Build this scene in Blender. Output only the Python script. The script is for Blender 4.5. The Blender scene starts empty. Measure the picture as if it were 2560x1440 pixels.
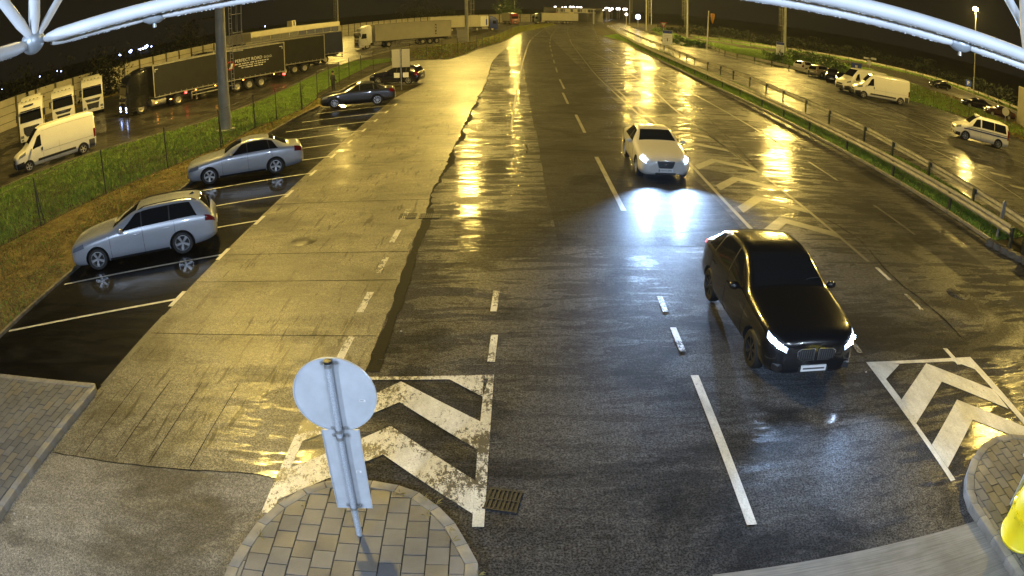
import bpy, bmesh, math, random
import numpy as np
from mathutils import Vector, Matrix, Euler
random.seed(7); rng = np.random.default_rng(11)
scene = bpy.context.scene
C = scene.collection
PI = math.pi
R = math.radians

# ------------------------------------------------------------------ camera
# wide-angle security camera with barrel distortion (r = f(th + k th^3 + k4 th^5), fitted on the photograph)
F_, K1_, K2_, PITCH, ROLL, HC = 1721.72596, -0.0967275679, -0.000374769393, 0.414015202, 0.00778399598, 5.91529281
cp_, sp_, cr_, sr_ = math.cos(PITCH), math.sin(PITCH), math.cos(ROLL), math.sin(ROLL)
cam_d = bpy.data.cameras.new('camera')
cam = bpy.data.objects.new('camera', cam_d); C.objects.link(cam)
cam_d.type = 'PANO'
cam_d.sensor_width = 36.0; cam_d.sensor_fit = 'HORIZONTAL'
POLY = (-0.0002456859, -0.0409773164, -9.653177541e-05, 3.5107760483e-06, -4.09524032e-07)
def setp(name, val):
    ok = False
    for tgt in (cam_d, getattr(cam_d, 'cycles', None)):
        if tgt is not None and hasattr(tgt, name):
            try:
                setattr(tgt, name, val); ok = True
            except Exception:
                pass
    return ok
setp('panorama_type', 'FISHEYE_LENS_POLYNOMIAL')
setp('fisheye_fov', math.radians(170))
for i, v in enumerate(POLY): setp('fisheye_polynomial_k%d' % i, v)
M = Matrix(((cr_, sr_, 0, 0), (-sr_*sp_, cr_*sp_, -cp_, 0), (-sr_*cp_, cr_*cp_, sp_, HC), (0, 0, 0, 1)))
cam.matrix_world = M
cam_d.clip_start = 0.05; cam_d.clip_end = 5000
scene.camera = cam

# ------------------------------------------------------------------ world: a black overcast night sky with a little warm town glow
w = bpy.data.worlds.new('World'); scene.world = w; w.use_nodes = True
nt = w.node_tree; bg = nt.nodes['Background']
tc = nt.nodes.new('ShaderNodeTexCoord'); sx = nt.nodes.new('ShaderNodeSeparateXYZ'); cr = nt.nodes.new('ShaderNodeValToRGB')
nt.links.new(tc.outputs['Generated'], sx.inputs[0]); nt.links.new(sx.outputs['Z'], cr.inputs[0]); nt.links.new(cr.outputs[0], bg.inputs['Color'])
cr.color_ramp.elements[0].position = 0.0; cr.color_ramp.elements[0].color = (0.0125, 0.0105, 0.0075, 1)
cr.color_ramp.elements[1].position = 0.5; cr.color_ramp.elements[1].color = (0.0085, 0.0075, 0.006, 1)
bg.inputs['Strength'].default_value = 0.7
scene.view_settings.view_transform = 'Standard'; scene.view_settings.look = 'None'
scene.view_settings.exposure = 0.0; scene.view_settings.gamma = 1.0
try:
    scene.view_settings.use_curve_mapping = False
except Exception: pass
cy = scene.cycles
cy.use_denoising = True
try:
    cy.denoiser = 'OPENIMAGEDENOISE'; cy.denoising_input_passes = 'RGB_ALBEDO_NORMAL'; cy.denoising_prefilter = 'ACCURATE'
except Exception: pass
cy.max_bounces = 5; cy.diffuse_bounces = 2; cy.glossy_bounces = 3; cy.transmission_bounces = 4; cy.transparent_max_bounces = 12
cy.sample_clamp_indirect = 3.0; cy.sample_clamp_direct = 0.0
cy.caustics_reflective = False; cy.caustics_refractive = False
cy.use_light_tree = True

SODIUM = (1.0, 0.70, 0.16)
def point_light(name, loc, power, col=SODIUM, radius=0.5, parent=None):
    d = bpy.data.lights.new(name, 'POINT'); d.energy = power; d.color = col; d.shadow_soft_size = radius
    o = bpy.data.objects.new(name, d); C.objects.link(o); o.location = loc
    if parent is not None: o.parent = parent
    return o
def spot_light(name, loc, aim, power, col, size, blend, radius, parent=None):
    d = bpy.data.lights.new(name, 'SPOT'); d.energy = power; d.color = col; d.shadow_soft_size = radius
    d.spot_size = size; d.spot_blend = blend
    o = bpy.data.objects.new(name, d); C.objects.link(o); o.location = loc
    o.rotation_euler = (Vector(aim) - Vector(loc)).to_track_quat('-Z', 'Y').to_euler()
    if parent is not None: o.parent = parent
    return o

# ------------------------------------------------------------------ measuring: photo pixel (2560 wide) -> world
def ray(px, py):
    dx, dz = px - 1280.0, -(py - 720.0); r = math.hypot(dx, dz) + 1e-9; th = r / F_
    for _ in range(25):
        th -= (F_*(th + K1_*th**3 + K2_*th**5) - r) / (F_*(1 + 3*K1_*th**2 + 5*K2_*th**4))
    s = math.sin(th)
    return (M.to_3x3() @ Vector((s*dx/r, s*dz/r, -math.cos(th)))).normalized()
def G(px, py, h=0.0):
    d = ray(px, py); t = (h - HC) / d.z
    return Vector((d.x*t, d.y*t, h))
def P(px, py, dist): return Vector((0, 0, HC)) + ray(px, py)*dist
def topz(px, py, base):            # height at which the ray through a pixel passes above a ground point
    d = ray(px, py); t = math.hypot(base.x, base.y) / math.hypot(d.x, d.y); return HC + d.z*t

# ------------------------------------------------------------------ materials
MATS = {}
def new_mat(name):
    m = bpy.data.materials.new(name); m.use_nodes = True; MATS[name] = m
    return m, m.node_tree, m.node_tree.nodes['Principled BSDF']
def N(nt, typ, **kw):
    n = nt.nodes.new(typ)
    for k, v in kw.items():
        if k.startswith('i_'):
            key = k[2:]; key = int(key) if key.isdigit() else key.replace('_', ' ')
            n.inputs[key].default_value = v
        else: setattr(n, k, v)
    return n
def L_(nt, a, b): nt.links.new(a, b)
def ramp(nt, src, p0, c0, p1, c1):
    r = N(nt, 'ShaderNodeValToRGB'); e = r.color_ramp.elements
    e[0].position = p0; e[1].position = p1
    f = lambda c: (c, c, c, 1) if isinstance(c, (int, float)) else (*c, 1)
    e[0].color = f(c0); e[1].color = f(c1); L_(nt, src, r.inputs[0]); return r.outputs[0]
def noise(nt, scale, detail=3, rough=0.55, mp=(1, 1, 1), rot=0.0, coord='Object', dist=0.0):
    tc = N(nt, 'ShaderNodeTexCoord'); m = N(nt, 'ShaderNodeMapping'); m.inputs['Scale'].default_value = mp; m.inputs['Rotation'].default_value = (0, 0, rot)
    L_(nt, tc.outputs[coord], m.inputs[0]); n = N(nt, 'ShaderNodeTexNoise'); n.inputs['Scale'].default_value = scale
    n.inputs['Detail'].default_value = detail; n.inputs['Roughness'].default_value = rough; n.inputs['Distortion'].default_value = dist
    L_(nt, m.outputs[0], n.inputs['Vector']); return n.outputs['Fac']
def math_(nt, op, a, b=None):
    n = N(nt, 'ShaderNodeMath'); n.operation = op
    for i, x in enumerate((a, b)):
        if x is None: continue
        if isinstance(x, (int, float)): n.inputs[i].default_value = x
        else: L_(nt, x, n.inputs[i])
    return n.outputs[0]
def mixc(nt, fac, a, b):
    n = N(nt, 'ShaderNodeMix', data_type='RGBA')
    for i, x in ((0, fac), (6, a), (7, b)):
        if isinstance(x, (int, float)): n.inputs[i].default_value = x
        elif isinstance(x, tuple): n.inputs[i].default_value = (*x, 1)
        else: L_(nt, x, n.inputs[i])
    return n.outputs[2]
def bump(nt, bsdf, h, strength, dist=0.01, prev=None):
    b = N(nt, 'ShaderNodeBump'); b.inputs['Strength'].default_value = strength; b.inputs['Distance'].default_value = dist
    L_(nt, h, b.inputs['Height'])
    if prev is not None: L_(nt, prev, b.inputs['Normal'])
    L_(nt, b.outputs[0], bsdf.inputs['Normal']); return b.outputs[0]
def simple(name, col, rough=0.5, metal=0.0, coat=0.0, var=0.0, vscale=3.0, spec=0.5, emit=None, estr=0.0, bmp=0.0, bscale=40.0):
    m, nt, b = new_mat(name)
    b.inputs['Base Color'].default_value = (*col, 1); b.inputs['Roughness'].default_value = rough; b.inputs['Metallic'].default_value = metal
    b.inputs['Coat Weight'].default_value = coat; b.inputs['Coat Roughness'].default_value = 0.05; b.inputs['Specular IOR Level'].default_value = spec
    if var:
        n = noise(nt, vscale, 4)
        c0 = tuple(max(0, x*(1-var)) for x in col); c1 = tuple(min(1, x*(1+var)) for x in col)
        L_(nt, ramp(nt, n, 0.3, c0, 0.7, c1), b.inputs['Base Color'])
        L_(nt, ramp(nt, n, 0.3, min(1, rough*1.15), 0.7, rough*0.85), b.inputs['Roughness'])
    if emit is not None:
        b.inputs['Emission Color'].default_value = (*emit, 1); b.inputs['Emission Strength'].default_value = estr
    if bmp: bump(nt, b, noise(nt, bscale, 3), bmp)
    return m
def wet(name, c0, c1, r0=0.42, r1=0.55, streak=0.5, grain=0.5, gscale=55.0, spec=0.4, streaky=1.6, big=0.5, wdist=0.03, film=(0.25, 0.9), fr=(0.10, 0.22), fgrain=0.25, speck=(0.7, 1.4), scuff=False):
    """rain-wet paving: stony base under a broken water film, with wind ripples and tyre films running across the road"""
    m, nt, b = new_mat(name)
    agg = noise(nt, gscale, 2, 0.75); tcy = N(nt, 'ShaderNodeTexCoord'); sep = N(nt, 'ShaderNodeSeparateXYZ'); L_(nt, tcy.outputs['Object'], sep.inputs[0])
    agg2 = noise(nt, gscale*0.33, 2, 0.7); farther = ramp(nt, math_(nt, 'MULTIPLY', sep.outputs['Y'], 0.01), 0.11, 0.06, 0.30, 1.0)
    patch = noise(nt, 0.35, 4, 0.6)
    blot = noise(nt, 2.2, 6, 0.7, mp=(0.6, 1.2, 1))
    col = mixc(nt, ramp(nt, patch, 0.35, 0.0, 0.65, 1.0), c0, c1)
    spk = math_(nt, 'MULTIPLY', math_(nt, 'MULTIPLY', ramp(nt, agg, 0.40, speck[0], 0.60, speck[1]), ramp(nt, agg2, 0.38, 0.75, 0.62, 1.25)), ramp(nt, blot, 0.33, 0.72, 0.6, 1.12))
    if scuff:
        sn = noise(nt, 1.0, 4, 0.65, mp=(7.0, 0.75, 1), rot=R(-10), dist=0.5); sm = noise(nt, 0.45, 3); sq = noise(nt, 1.0, 4, 0.6, mp=(0.8, 6.0, 1), dist=0.5)
        damp = math_(nt, 'MULTIPLY', math_(nt, 'MAXIMUM', ramp(nt, sn, 0.375, 0.22, 0.425, 1.0), ramp(nt, sm, 0.48, 0.0, 0.57, 1.0)), ramp(nt, sq, 0.30, 0.55, 0.38, 1.0))
        bl = noise(nt, 0.5, 6, 0.68, dist=0.6); damp = math_(nt, 'MULTIPLY', damp, ramp(nt, bl, 0.39, 0.52, 0.50, 1.0))
    else:
        dp = noise(nt, 0.33, 5, 0.62, mp=(0.8, 1.0, 1), dist=0.8); damp = ramp(nt, dp, 0.41, 0.42, 0.50, 1.0)
    spk = math_(nt, 'MULTIPLY', spk, damp)
    mm = N(nt, 'ShaderNodeVectorMath', operation='MULTIPLY'); L_(nt, col, mm.inputs[0]); L_(nt, spk, mm.inputs[1])
    L_(nt, mm.outputs[0], b.inputs['Base Color'])
    st = noise(nt, 1.0, 4, 0.62, mp=(0.42, streaky*1.7, 1), dist=0.8)
    st2 = noise(nt, 1.0, 3, 0.6, mp=(1.1, 0.09, 1))
    pt = noise(nt, 0.20, 5, 0.62, mp=(1, 0.6, 1))
    f = math_(nt, 'ADD', math_(nt, 'MULTIPLY', st, 0.9), math_(nt, 'ADD', math_(nt, 'MULTIPLY', pt, big), math_(nt, 'MULTIPLY', st2, 0.25)))
    lo, hi = 0.475*(1.15+big), 0.515*(1.15+big)
    L_(nt, ramp(nt, f, lo, r0, hi, r1), b.inputs['Roughness'])
    cg = ramp(nt, agg, 0.38, 0.35, 0.58, 1.0); cg2 = ramp(nt, agg2, 0.35, 0.55, 0.6, 1.0)
    L_(nt, math_(nt, 'MULTIPLY', ramp(nt, f, lo, film[1], hi, film[0]), math_(nt, 'MULTIPLY', math_(nt, 'MULTIPLY', cg, cg2), ramp(nt, damp, 0.4, 0.35, 1.0, 1.0))), b.inputs['Coat Weight'])
    L_(nt, ramp(nt, f, lo, fr[0], hi, fr[1]), b.inputs['Coat Roughness']); b.inputs['Coat IOR'].default_value = 1.36
    b.inputs['Specular IOR Level'].default_value = spec
    n1 = bump(nt, b, math_(nt, 'MULTIPLY', st, farther), streak, wdist)
    bump(nt, b, agg, grain, 0.005, prev=n1)
    bb = N(nt, 'ShaderNodeBump'); bb.inputs['Strength'].default_value = fgrain; bb.inputs['Distance'].default_value = 0.003
    L_(nt, agg, bb.inputs['Height']); L_(nt, n1, bb.inputs['Normal']); L_(nt, bb.outputs[0], b.inputs['Coat Normal'])
    return m

wet('asphalt', (0.027, 0.027, 0.029), (0.046, 0.046, 0.047), 0.6, 0.7, streak=0.75, grain=1.0, gscale=34, big=0.6, film=(0.75, 0.9), fr=(0.06, 0.40), spec=0.05, wdist=0.045, speck=(0.4, 2.0), fgrain=0.22)
wet('asphalt_dark', (0.022, 0.022, 0.023), (0.036, 0.036, 0.036), 0.6, 0.7, streak=0.6, grain=1.0, gscale=34, big=0.6, film=(0.3, 0.8), fr=(0.06, 0.22), spec=0.04, wdist=0.045, speck=(0.4, 2.0), fgrain=0.22)
wet('asphalt_bay', (0.006, 0.006, 0.006), (0.011, 0.011, 0.011), 0.35, 0.45, streak=0.03, grain=0.3, gscale=60, big=0.5, wdist=0.01, film=(0.8, 1.0), fr=(0.03, 0.08), fgrain=0.08, spec=0.03)
wet('asphalt_yard', (0.030, 0.028, 0.024), (0.055, 0.052, 0.044), streak=0.2, grain=0.7, gscale=36, film=(0.4, 1.0), fr=(0.07, 0.34), spec=0.15)
wet('concrete', (0.085, 0.080, 0.060), (0.148, 0.137, 0.102), 0.42, 0.55, streak=0.45, grain=1.0, gscale=38, streaky=1.3, big=0.7, film=(0.12, 0.85), fr=(0.12, 0.38), wdist=0.04, spec=0.35, speck=(0.45, 1.75), scuff=True, fgrain=0.25)
wet('concrete_near', (0.112, 0.104, 0.086), (0.168, 0.158, 0.134), 0.55, 0.65, streak=0.06, grain=0.8, gscale=60, film=(0.0, 0.15), fr=(0.25, 0.35), speck=(0.5, 1.7), fgrain=0.5)
wet('paint_wet', (0.50, 0.50, 0.46), (0.62, 0.62, 0.57), 0.45, 0.55, streak=0.05, grain=0.5, gscale=45, film=(0.1, 0.4))
def worn_paint(name, lo, hi, rgh=0.42, paint=(0.60, 0.60, 0.56), under=(0.036, 0.036, 0.035)):
    m, nt, b = new_mat(name)
    n = noise(nt, 16.0, 6, 0.75, mp=(1.0, 0.6, 1)); n2 = noise(nt, 1.1, 4, 0.6, dist=0.5); n3 = noise(nt, 45.0, 2, 0.7)
    f = math_(nt, 'ADD', math_(nt, 'MULTIPLY', n, 0.42), math_(nt, 'ADD', math_(nt, 'MULTIPLY', n2, 0.40), math_(nt, 'MULTIPLY', n3, 0.18)))
    fac = ramp(nt, f, lo, 0.0, hi, 1.0)
    dirt = math_(nt, 'MULTIPLY', ramp(nt, noise(nt, 3.0, 6, 0.7, mp=(1, .4, 1)), 0.32, 0.62, 0.6, 1.0), ramp(nt, n3, 0.35, 0.78, 0.55, 1.05))
    pc = N(nt, 'ShaderNodeVectorMath', operation='MULTIPLY'); pc.inputs[0].default_value = paint; L_(nt, dirt, pc.inputs[1])
    L_(nt, mixc(nt, fac, under, pc.outputs[0]), b.inputs['Base Color']); b.inputs['Roughness'].default_value = rgh
    bump(nt, b, noise(nt, 45, 2), 0.6, 0.006)
    return m
worn_paint('paint_worn', 0.455, 0.50)
worn_paint('paint_fresh', 0.36, 0.42)
worn_paint('paint_faint', 0.40, 0.60, paint=(0.13, 0.128, 0.11))
worn_paint('paint_dull', 0.40, 0.56, paint=(0.26, 0.25, 0.21))
simple('kerb', (0.17, 0.168, 0.16), 0.55, var=0.25, vscale=4, bmp=0.3)
simple('kerb_old', (0.10, 0.09, 0.07), 0.7, var=0.4, vscale=5, bmp=0.3)
simple('paver', (0.105, 0.110, 0.118), 0.55, var=0.28, vscale=1.3, bmp=0.35, bscale=60)
simple('paver_joint', (0.03, 0.03, 0.026), 0.8)
simple('soil', (0.035, 0.032, 0.020), 0.95, var=0.5, vscale=0.6, spec=0.1, bmp=0.6, bscale=14)
simple('soil_dry', (0.12, 0.095, 0.040), 0.95, var=0.5, vscale=2.2, spec=0.1, bmp=0.8, bscale=25)
simple('grass_lush', (0.16, 0.27, 0.04), 0.6, var=0.35, vscale=1.2, spec=0.3)
simple('grass_dry', (0.20, 0.155, 0.045), 0.8, var=0.35, vscale=1.0, spec=0.2)
simple('leaf', (0.050, 0.10, 0.020), 0.6, var=0.4, vscale=1.5, spec=0.3)
simple('leaf_dark', (0.010, 0.014, 0.007), 0.7, var=0.4, vscale=0.5, spec=0.2)
simple('bark', (0.07, 0.055, 0.04), 0.9, var=0.3, bmp=0.6)
simple('galv', (0.36, 0.37, 0.38), 0.42, metal=0.75, var=0.22, vscale=7, bmp=0.12, bscale=25)
simple('galv_dull', (0.30, 0.29, 0.25), 0.55, metal=0.2, var=0.25, vscale=3)
simple('fence_dark', (0.050, 0.058, 0.045), 0.5, metal=0.3, var=0.2)
simple('mast_paint', (0.30, 0.31, 0.30), 0.5, var=0.12, vscale=2)
simple('sign_back', (0.44, 0.47, 0.51), 0.5, metal=0.2, var=0.10, vscale=5)
simple('pipe_white', (0.40, 0.42, 0.44), 0.5, coat=0.0, var=0.10, vscale=5, bmp=0.06, bscale=60)
simple('pipe_node', (0.25, 0.28, 0.31), 0.4, metal=0.4, var=0.15, vscale=20)
simple('wall_beige', (0.40, 0.375, 0.30), 0.8, var=0.10, vscale=0.7, bmp=0.3, bscale=9)
simple('wall_post', (0.06, 0.05, 0.028), 0.7)
simple('facade', (0.46, 0.43, 0.34), 0.75, var=0.08, vscale=0.5)
simple('glass_dark', (0.010, 0.011, 0.013), 0.06, spec=0.6)
simple('glass_tint', (0.022, 0.022, 0.022), 0.10, spec=0.5, var=0.5, vscale=6)
simple('glass_blue', (0.03, 0.06, 0.14), 0.12)
simple('silver', (0.33, 0.355, 0.40), 0.30, metal=0.25, coat=0.8, var=0.03, vscale=90)
simple('dark_grey', (0.030, 0.031, 0.036), 0.32, metal=0.4, coat=0.8)
simple('black_paint', (0.007, 0.007, 0.008), 0.22, coat=0.8)
simple('navy', (0.008, 0.008, 0.018), 0.22, coat=0.8)
simple('wine', (0.035, 0.010, 0.008), 0.25, coat=0.7)
simple('pearl', (0.58, 0.565, 0.52), 0.30, coat=0.8, var=0.03, vscale=40)
simple('white_van', (0.72, 0.71, 0.66), 0.38, coat=0.4, var=0.03, vscale=2)
simple('gold_paint', (0.30, 0.26, 0.18), 0.35, metal=0.3, coat=0.5)
simple('trim', (0.020, 0.020, 0.021), 0.55, spec=0.4)
simple('trim_grey', (0.07, 0.07, 0.075), 0.6)
simple('seam', (0.012, 0.012, 0.013), 0.7)
simple('tyre', (0.014, 0.014, 0.014), 0.65, bmp=0.2, bscale=80)
simple('alloy', (0.62, 0.64, 0.68), 0.30, metal=0.8)
simple('steel_rim', (0.40, 0.38, 0.32), 0.45, metal=0.4, var=0.15, vscale=8)
simple('chrome', (0.75, 0.76, 0.78), 0.14, metal=1.0)
simple('lamp_glass', (0.20, 0.22, 0.26), 0.10, metal=0.3)
simple('red_lens', (0.13, 0.005, 0.006), 0.15, coat=0.7)
simple('plate_white', (0.70, 0.71, 0.72), 0.4)
simple('ink', (0.01, 0.01, 0.012), 0.5)
simple('ink_blue', (0.02, 0.03, 0.16), 0.5)
simple('yellow_plastic', (0.72, 0.60, 0.012), 0.38, coat=0.3, var=0.06, vscale=3)
simple('black_plastic', (0.012, 0.012, 0.012), 0.5)
simple('iron', (0.012, 0.012, 0.012), 0.5, metal=0.1, var=0.4, vscale=12)
simple('tar', (0.006, 0.006, 0.005), 0.8, spec=0.08, bmp=0.8, bscale=22)
simple('curtain_black', (0.012, 0.012, 0.011), 0.55, var=0.25, vscale=0.8)
simple('curtain_navy', (0.020, 0.026, 0.075), 0.5, var=0.2, vscale=0.8)
simple('curtain_beige', (0.40, 0.38, 0.30), 0.6, var=0.06, vscale=0.8)
simple('blue_cab', (0.015, 0.03, 0.20), 0.3, coat=0.7)
simple('red_cab', (0.24, 0.014, 0.008), 0.3, coat=0.7)
simple('green_cab', (0.02, 0.035, 0.022), 0.4, coat=0.4)
simple('yellow_cab', (0.62, 0.50, 0.12), 0.4, coat=0.4)
simple('reflective', (0.92, 0.92, 0.90), 0.5)
simple('dark_strip', (0.007, 0.007, 0.0065), 0.6, spec=0.06, bmp=0.6, bscale=38)
simple('sign_white', (0.62, 0.62, 0.60), 0.5)
simple('sign_blue', (0.02, 0.05, 0.35), 0.45)
simple('sign_red', (0.45, 0.02, 0.02), 0.45)
simple('orange_shell', (0.65, 0.28, 0.03), 0.4)
simple('coat_cloth', (0.020, 0.019, 0.018), 0.85)
simple('skin', (0.34, 0.20, 0.13), 0.55)
simple('stone', (0.45, 0.44, 0.42), 0.6)
simple('em_head', (1, 1, 1), 0.3, emit=(0.55, 0.72, 1.0), estr=160)
simple('em_lens', (1, 1, 1), 0.3, emit=(0.50, 0.66, 1.0), estr=2.2)
simple('em_head_dim', (0.8, 0.8, 0.8), 0.3, emit=(0.35, 0.5, 1.0), estr=14)
simple('em_red', (0.6, 0.02, 0.02), 0.3, emit=(1.0, 0.05, 0.04), estr=13)
simple('em_amber', (0.8, 0.4, 0.05), 0.3, emit=(1.0, 0.35, 0.05), estr=22)
simple('em_sodium', (1, 0.9, 0.6), 0.3, emit=(1.0, 0.72, 0.30), estr=22)
simple('em_sodium2', (1, 0.9, 0.6), 0.3, emit=(1.0, 0.78, 0.42), estr=90)
simple('em_cold', (1, 1, 1), 0.3, emit=(0.45, 0.55, 1.0), estr=14)
simple('em_white', (1, 1, 1), 0.3, emit=(1.0, 0.9, 0.85), estr=9)

# brushed concrete slab of the toll lane
m, nt, b = new_mat('concrete_brushed')
nn = noise(nt, 1.0, 4, 0.6, mp=(1.2, 38, 1), rot=R(8)); n2 = noise(nt, 1.5, 5)
c = mixc(nt, ramp(nt, n2, 0.35, 0.0, 0.65, 1.0), (0.115, 0.115, 0.108), (0.18, 0.18, 0.17))
mm = N(nt, 'ShaderNodeVectorMath', operation='MULTIPLY'); L_(nt, c, mm.inputs[0]); L_(nt, ramp(nt, nn, 0.38, 0.72, 0.6, 1.1), mm.inputs[1])
L_(nt, mm.outputs[0], b.inputs['Base Color']); b.inputs['Roughness'].default_value = 0.55; bump(nt, b, nn, 0.5, 0.004)

# chain-link mesh: two families of thin wires, open between
m, nt, b = new_mat('chainlink')
tc = N(nt, 'ShaderNodeTexCoord'); s = N(nt, 'ShaderNodeSeparateXYZ'); L_(nt, tc.outputs['UV'], s.inputs[0])
def wires(expr):
    fr = math_(nt, 'FRACT', expr); return math_(nt, 'LESS_THAN', fr, 0.03)
a1 = math_(nt, 'MULTIPLY', math_(nt, 'ADD', s.outputs[0], s.outputs[1]), 11.0)
a2 = math_(nt, 'MULTIPLY', math_(nt, 'SUBTRACT', s.outputs[0], s.outputs[1]), 11.0)
al = math_(nt, 'MAXIMUM', wires(a1), wires(a2)); L_(nt, al, b.inputs['Alpha'])
b.inputs['Base Color'].default_value = (0.10, 0.11, 0.09, 1); b.inputs['Roughness'].default_value = 0.5; b.inputs['Metallic'].default_value = 0.3

# ------------------------------------------------------------------ mesh helpers
def link(name, me, mat=None, parent=None):
    o = bpy.data.objects.new(name, me); C.objects.link(o)
    if mat is not None:
        for mm_ in (mat if isinstance(mat, (list, tuple)) else [mat]): me.materials.append(MATS[mm_])
    if parent is not None: o.parent = parent
    return o
class MB:
    def __init__(s): s.v = []; s.f = []; s.m = []
    def add(s, vs, fs, mi=0, T=None):
        k = len(s.v)
        s.v += [tuple(T @ Vector(q)) if T is not None else tuple(q) for q in vs]
        s.f += [tuple(k + i for i in f) for f in fs]; s.m += [mi]*len(fs); return s
    def box(s, c, d, rz=0.0, mi=0, T=None, taper=None):
        x, y, z = (q/2 for q in d); ca, sa = math.cos(rz), math.sin(rz); vs = []
        for k, (a, b_, e) in enumerate(((-1,-1,-1),(1,-1,-1),(1,1,-1),(-1,1,-1),(-1,-1,1),(1,-1,1),(1,1,1),(-1,1,1))):
            tx = taper if (taper and e > 0) else 1.0
            X, Y, Z = a*x*tx, b_*y*tx, e*z; vs.append((c[0]+X*ca-Y*sa, c[1]+X*sa+Y*ca, c[2]+Z))
        return s.add(vs, [(0,3,2,1),(4,5,6,7),(0,1,5,4),(1,2,6,5),(2,3,7,6),(3,0,4,7)], mi, T)
    def tube(s, pts, r, n=8, mi=0, caps=True, T=None):
        pts = [Vector(p) for p in pts]; rs = r if isinstance(r, (list, tuple)) else [r]*len(pts); k = len(s.v); vs = []; fs = []
        for i, p in enumerate(pts):
            t = (pts[min(i+1, len(pts)-1)] - pts[max(i-1, 0)]).normalized()
            u = t.cross(Vector((0, 0, 1))); u = t.cross(Vector((1, 0, 0))) if u.length < 1e-3 else u
            u.normalize(); vv = t.cross(u)
            for j in range(n):
                a = 2*PI*j/n; vs.append(tuple(p + (u*math.cos(a) + vv*math.sin(a))*rs[i]))
        for i in range(len(pts)-1):
            for j in range(n):
                a = i*n+j; b_ = i*n+(j+1) % n; fs.append((a, b_, b_+n, a+n))
        if caps: fs.append(tuple(range(n))[::-1]); fs.append(tuple((len(pts)-1)*n+j for j in range(n)))
        return s.add(vs, fs, mi, T)
    def poly(s, pts, z0, z1=None, mi=0, T=None):       # prism from a plan polygon; one sheet if z1 is None
        n = len(pts)
        if z1 is None: return s.add([(p[0], p[1], z0) for p in pts], [tuple(range(n))], mi, T)
        vs = [(p[0], p[1], z0) for p in pts] + [(p[0], p[1], z1) for p in pts]
        return s.add(vs, [tuple(range(n))[::-1], tuple(range(n, 2*n))] + [(i, (i+1) % n, n+(i+1) % n, n+i) for i in range(n)], mi, T)
    def lathe(s, prof, n=24, mi=0, T=None, caps=False):            # profile of (r, h), axis +Z
        vs = []; fs = []
        for r_, h_ in prof:
            for j in range(n): vs.append((r_*math.cos(2*PI*j/n), r_*math.sin(2*PI*j/n), h_))
        for i in range(len(prof)-1):
            for j in range(n): fs.append((i*n+j, i*n+(j+1) % n, (i+1)*n+(j+1) % n, (i+1)*n+j))
        if caps and prof[0][0] > 1e-4: fs.append(tuple(range(n))[::-1])
        if caps and prof[-1][0] > 1e-4: fs.append(tuple((len(prof)-1)*n+j for j in range(n)))
        return s.add(vs, fs, mi, T)
    def ball(s, c, r, n=10, mi=0, sc=(1, 1, 1)):
        pr = [(max(1e-5, math.sin(PI*i/n)), -math.cos(PI*i/n)) for i in range(n+1)]
        return s.lathe(pr, n*2, mi, Matrix.Translation(c) @ Matrix.Diagonal((r*sc[0], r*sc[1], r*sc[2], 1)))
    def build(s, name, mat, parent=None, smooth=None, bevel=0.0, T=None):
        me = bpy.data.meshes.new(name); me.from_pydata(s.v, [], s.f)
        me.polygons.foreach_set('material_index', s.m)
        if T is not None: me.transform(T)
        if bevel or smooth is not None:
            bm = bmesh.new(); bm.from_mesh(me); bmesh.ops.remove_doubles(bm, verts=bm.verts, dist=1e-5)
            bmesh.ops.recalc_face_normals(bm, faces=bm.faces)
            if bevel:
                ed = [e for e in bm.edges if len(e.link_faces) == 2 and e.calc_face_angle(0) > R(25)]
                bmesh.ops.bevel(bm, geom=ed, offset=bevel, segments=2, affect='EDGES', profile=0.6, clamp_overlap=True)
            bm.to_mesh(me); bm.free()
        if smooth is not None:
            me.polygons.foreach_set('use_smooth', [True]*len(me.polygons)); me.set_sharp_from_angle(angle=R(smooth))
        me.update(); return link(name, me, mat, parent)
def tag(o, label=None, cat=None, group=None, kind=None):
    for k, v in (('label', label), ('category', cat), ('group', group), ('kind', kind)):
        if v: o[k] = v
    return o
def empty(name, loc=(0, 0, 0), rz=0.0, label=None, cat=None, group=None):
    o = bpy.data.objects.new(name, None); C.objects.link(o); o.location = loc; o.rotation_euler = (0, 0, rz)
    o.empty_display_size = 0.2
    return tag(o, label, cat, group)
def struct(o): o['kind'] = 'structure'; return o
def copy_tree(o, parent=None):
    c_ = o.copy(); C.objects.link(c_); c_.parent = parent
    for ch in list(o.children): copy_tree(ch, c_)
    return c_
def text_mesh(body, size, ext=0.004, align='CENTER'):
    cu = bpy.data.curves.new('lettering', 'FONT'); cu.body = body; cu.size = size; cu.extrude = ext; cu.align_x = align; cu.align_y = 'CENTER'; cu.resolution_u = 3
    o = bpy.data.objects.new('lettering', cu); C.objects.link(o)
    dg = bpy.context.evaluated_depsgraph_get(); me = bpy.data.meshes.new_from_object(o.evaluated_get(dg))
    bpy.data.objects.remove(o); bpy.data.curves.remove(cu); me.materials.clear(); me.name = 'lettering'; return me
def pline(pts, step=2.0):              # smooth resampled polyline (Catmull-Rom) in plan
    p = [Vector((q[0], q[1])) for q in pts]; out = []
    for i in range(len(p)-1):
        a, b_, c_, d_ = p[max(i-1, 0)], p[i], p[i+1], p[min(i+2, len(p)-1)]
        n = max(1, int((c_-b_).length/step))
        for k in range(n):
            t = k/n; out.append(0.5*((2*b_) + (c_-a)*t + (2*a-5*b_+4*c_-d_)*t*t + (3*b_-a-3*c_+d_)*t**3))
    out.append(p[-1]); return out
def offset(pl, d):
    out = []
    for i, p in enumerate(pl):
        t = (pl[min(i+1, len(pl)-1)] - pl[max(i-1, 0)]).normalized(); out.append(p + Vector((-t.y, t.x))*d)
    return out
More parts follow.
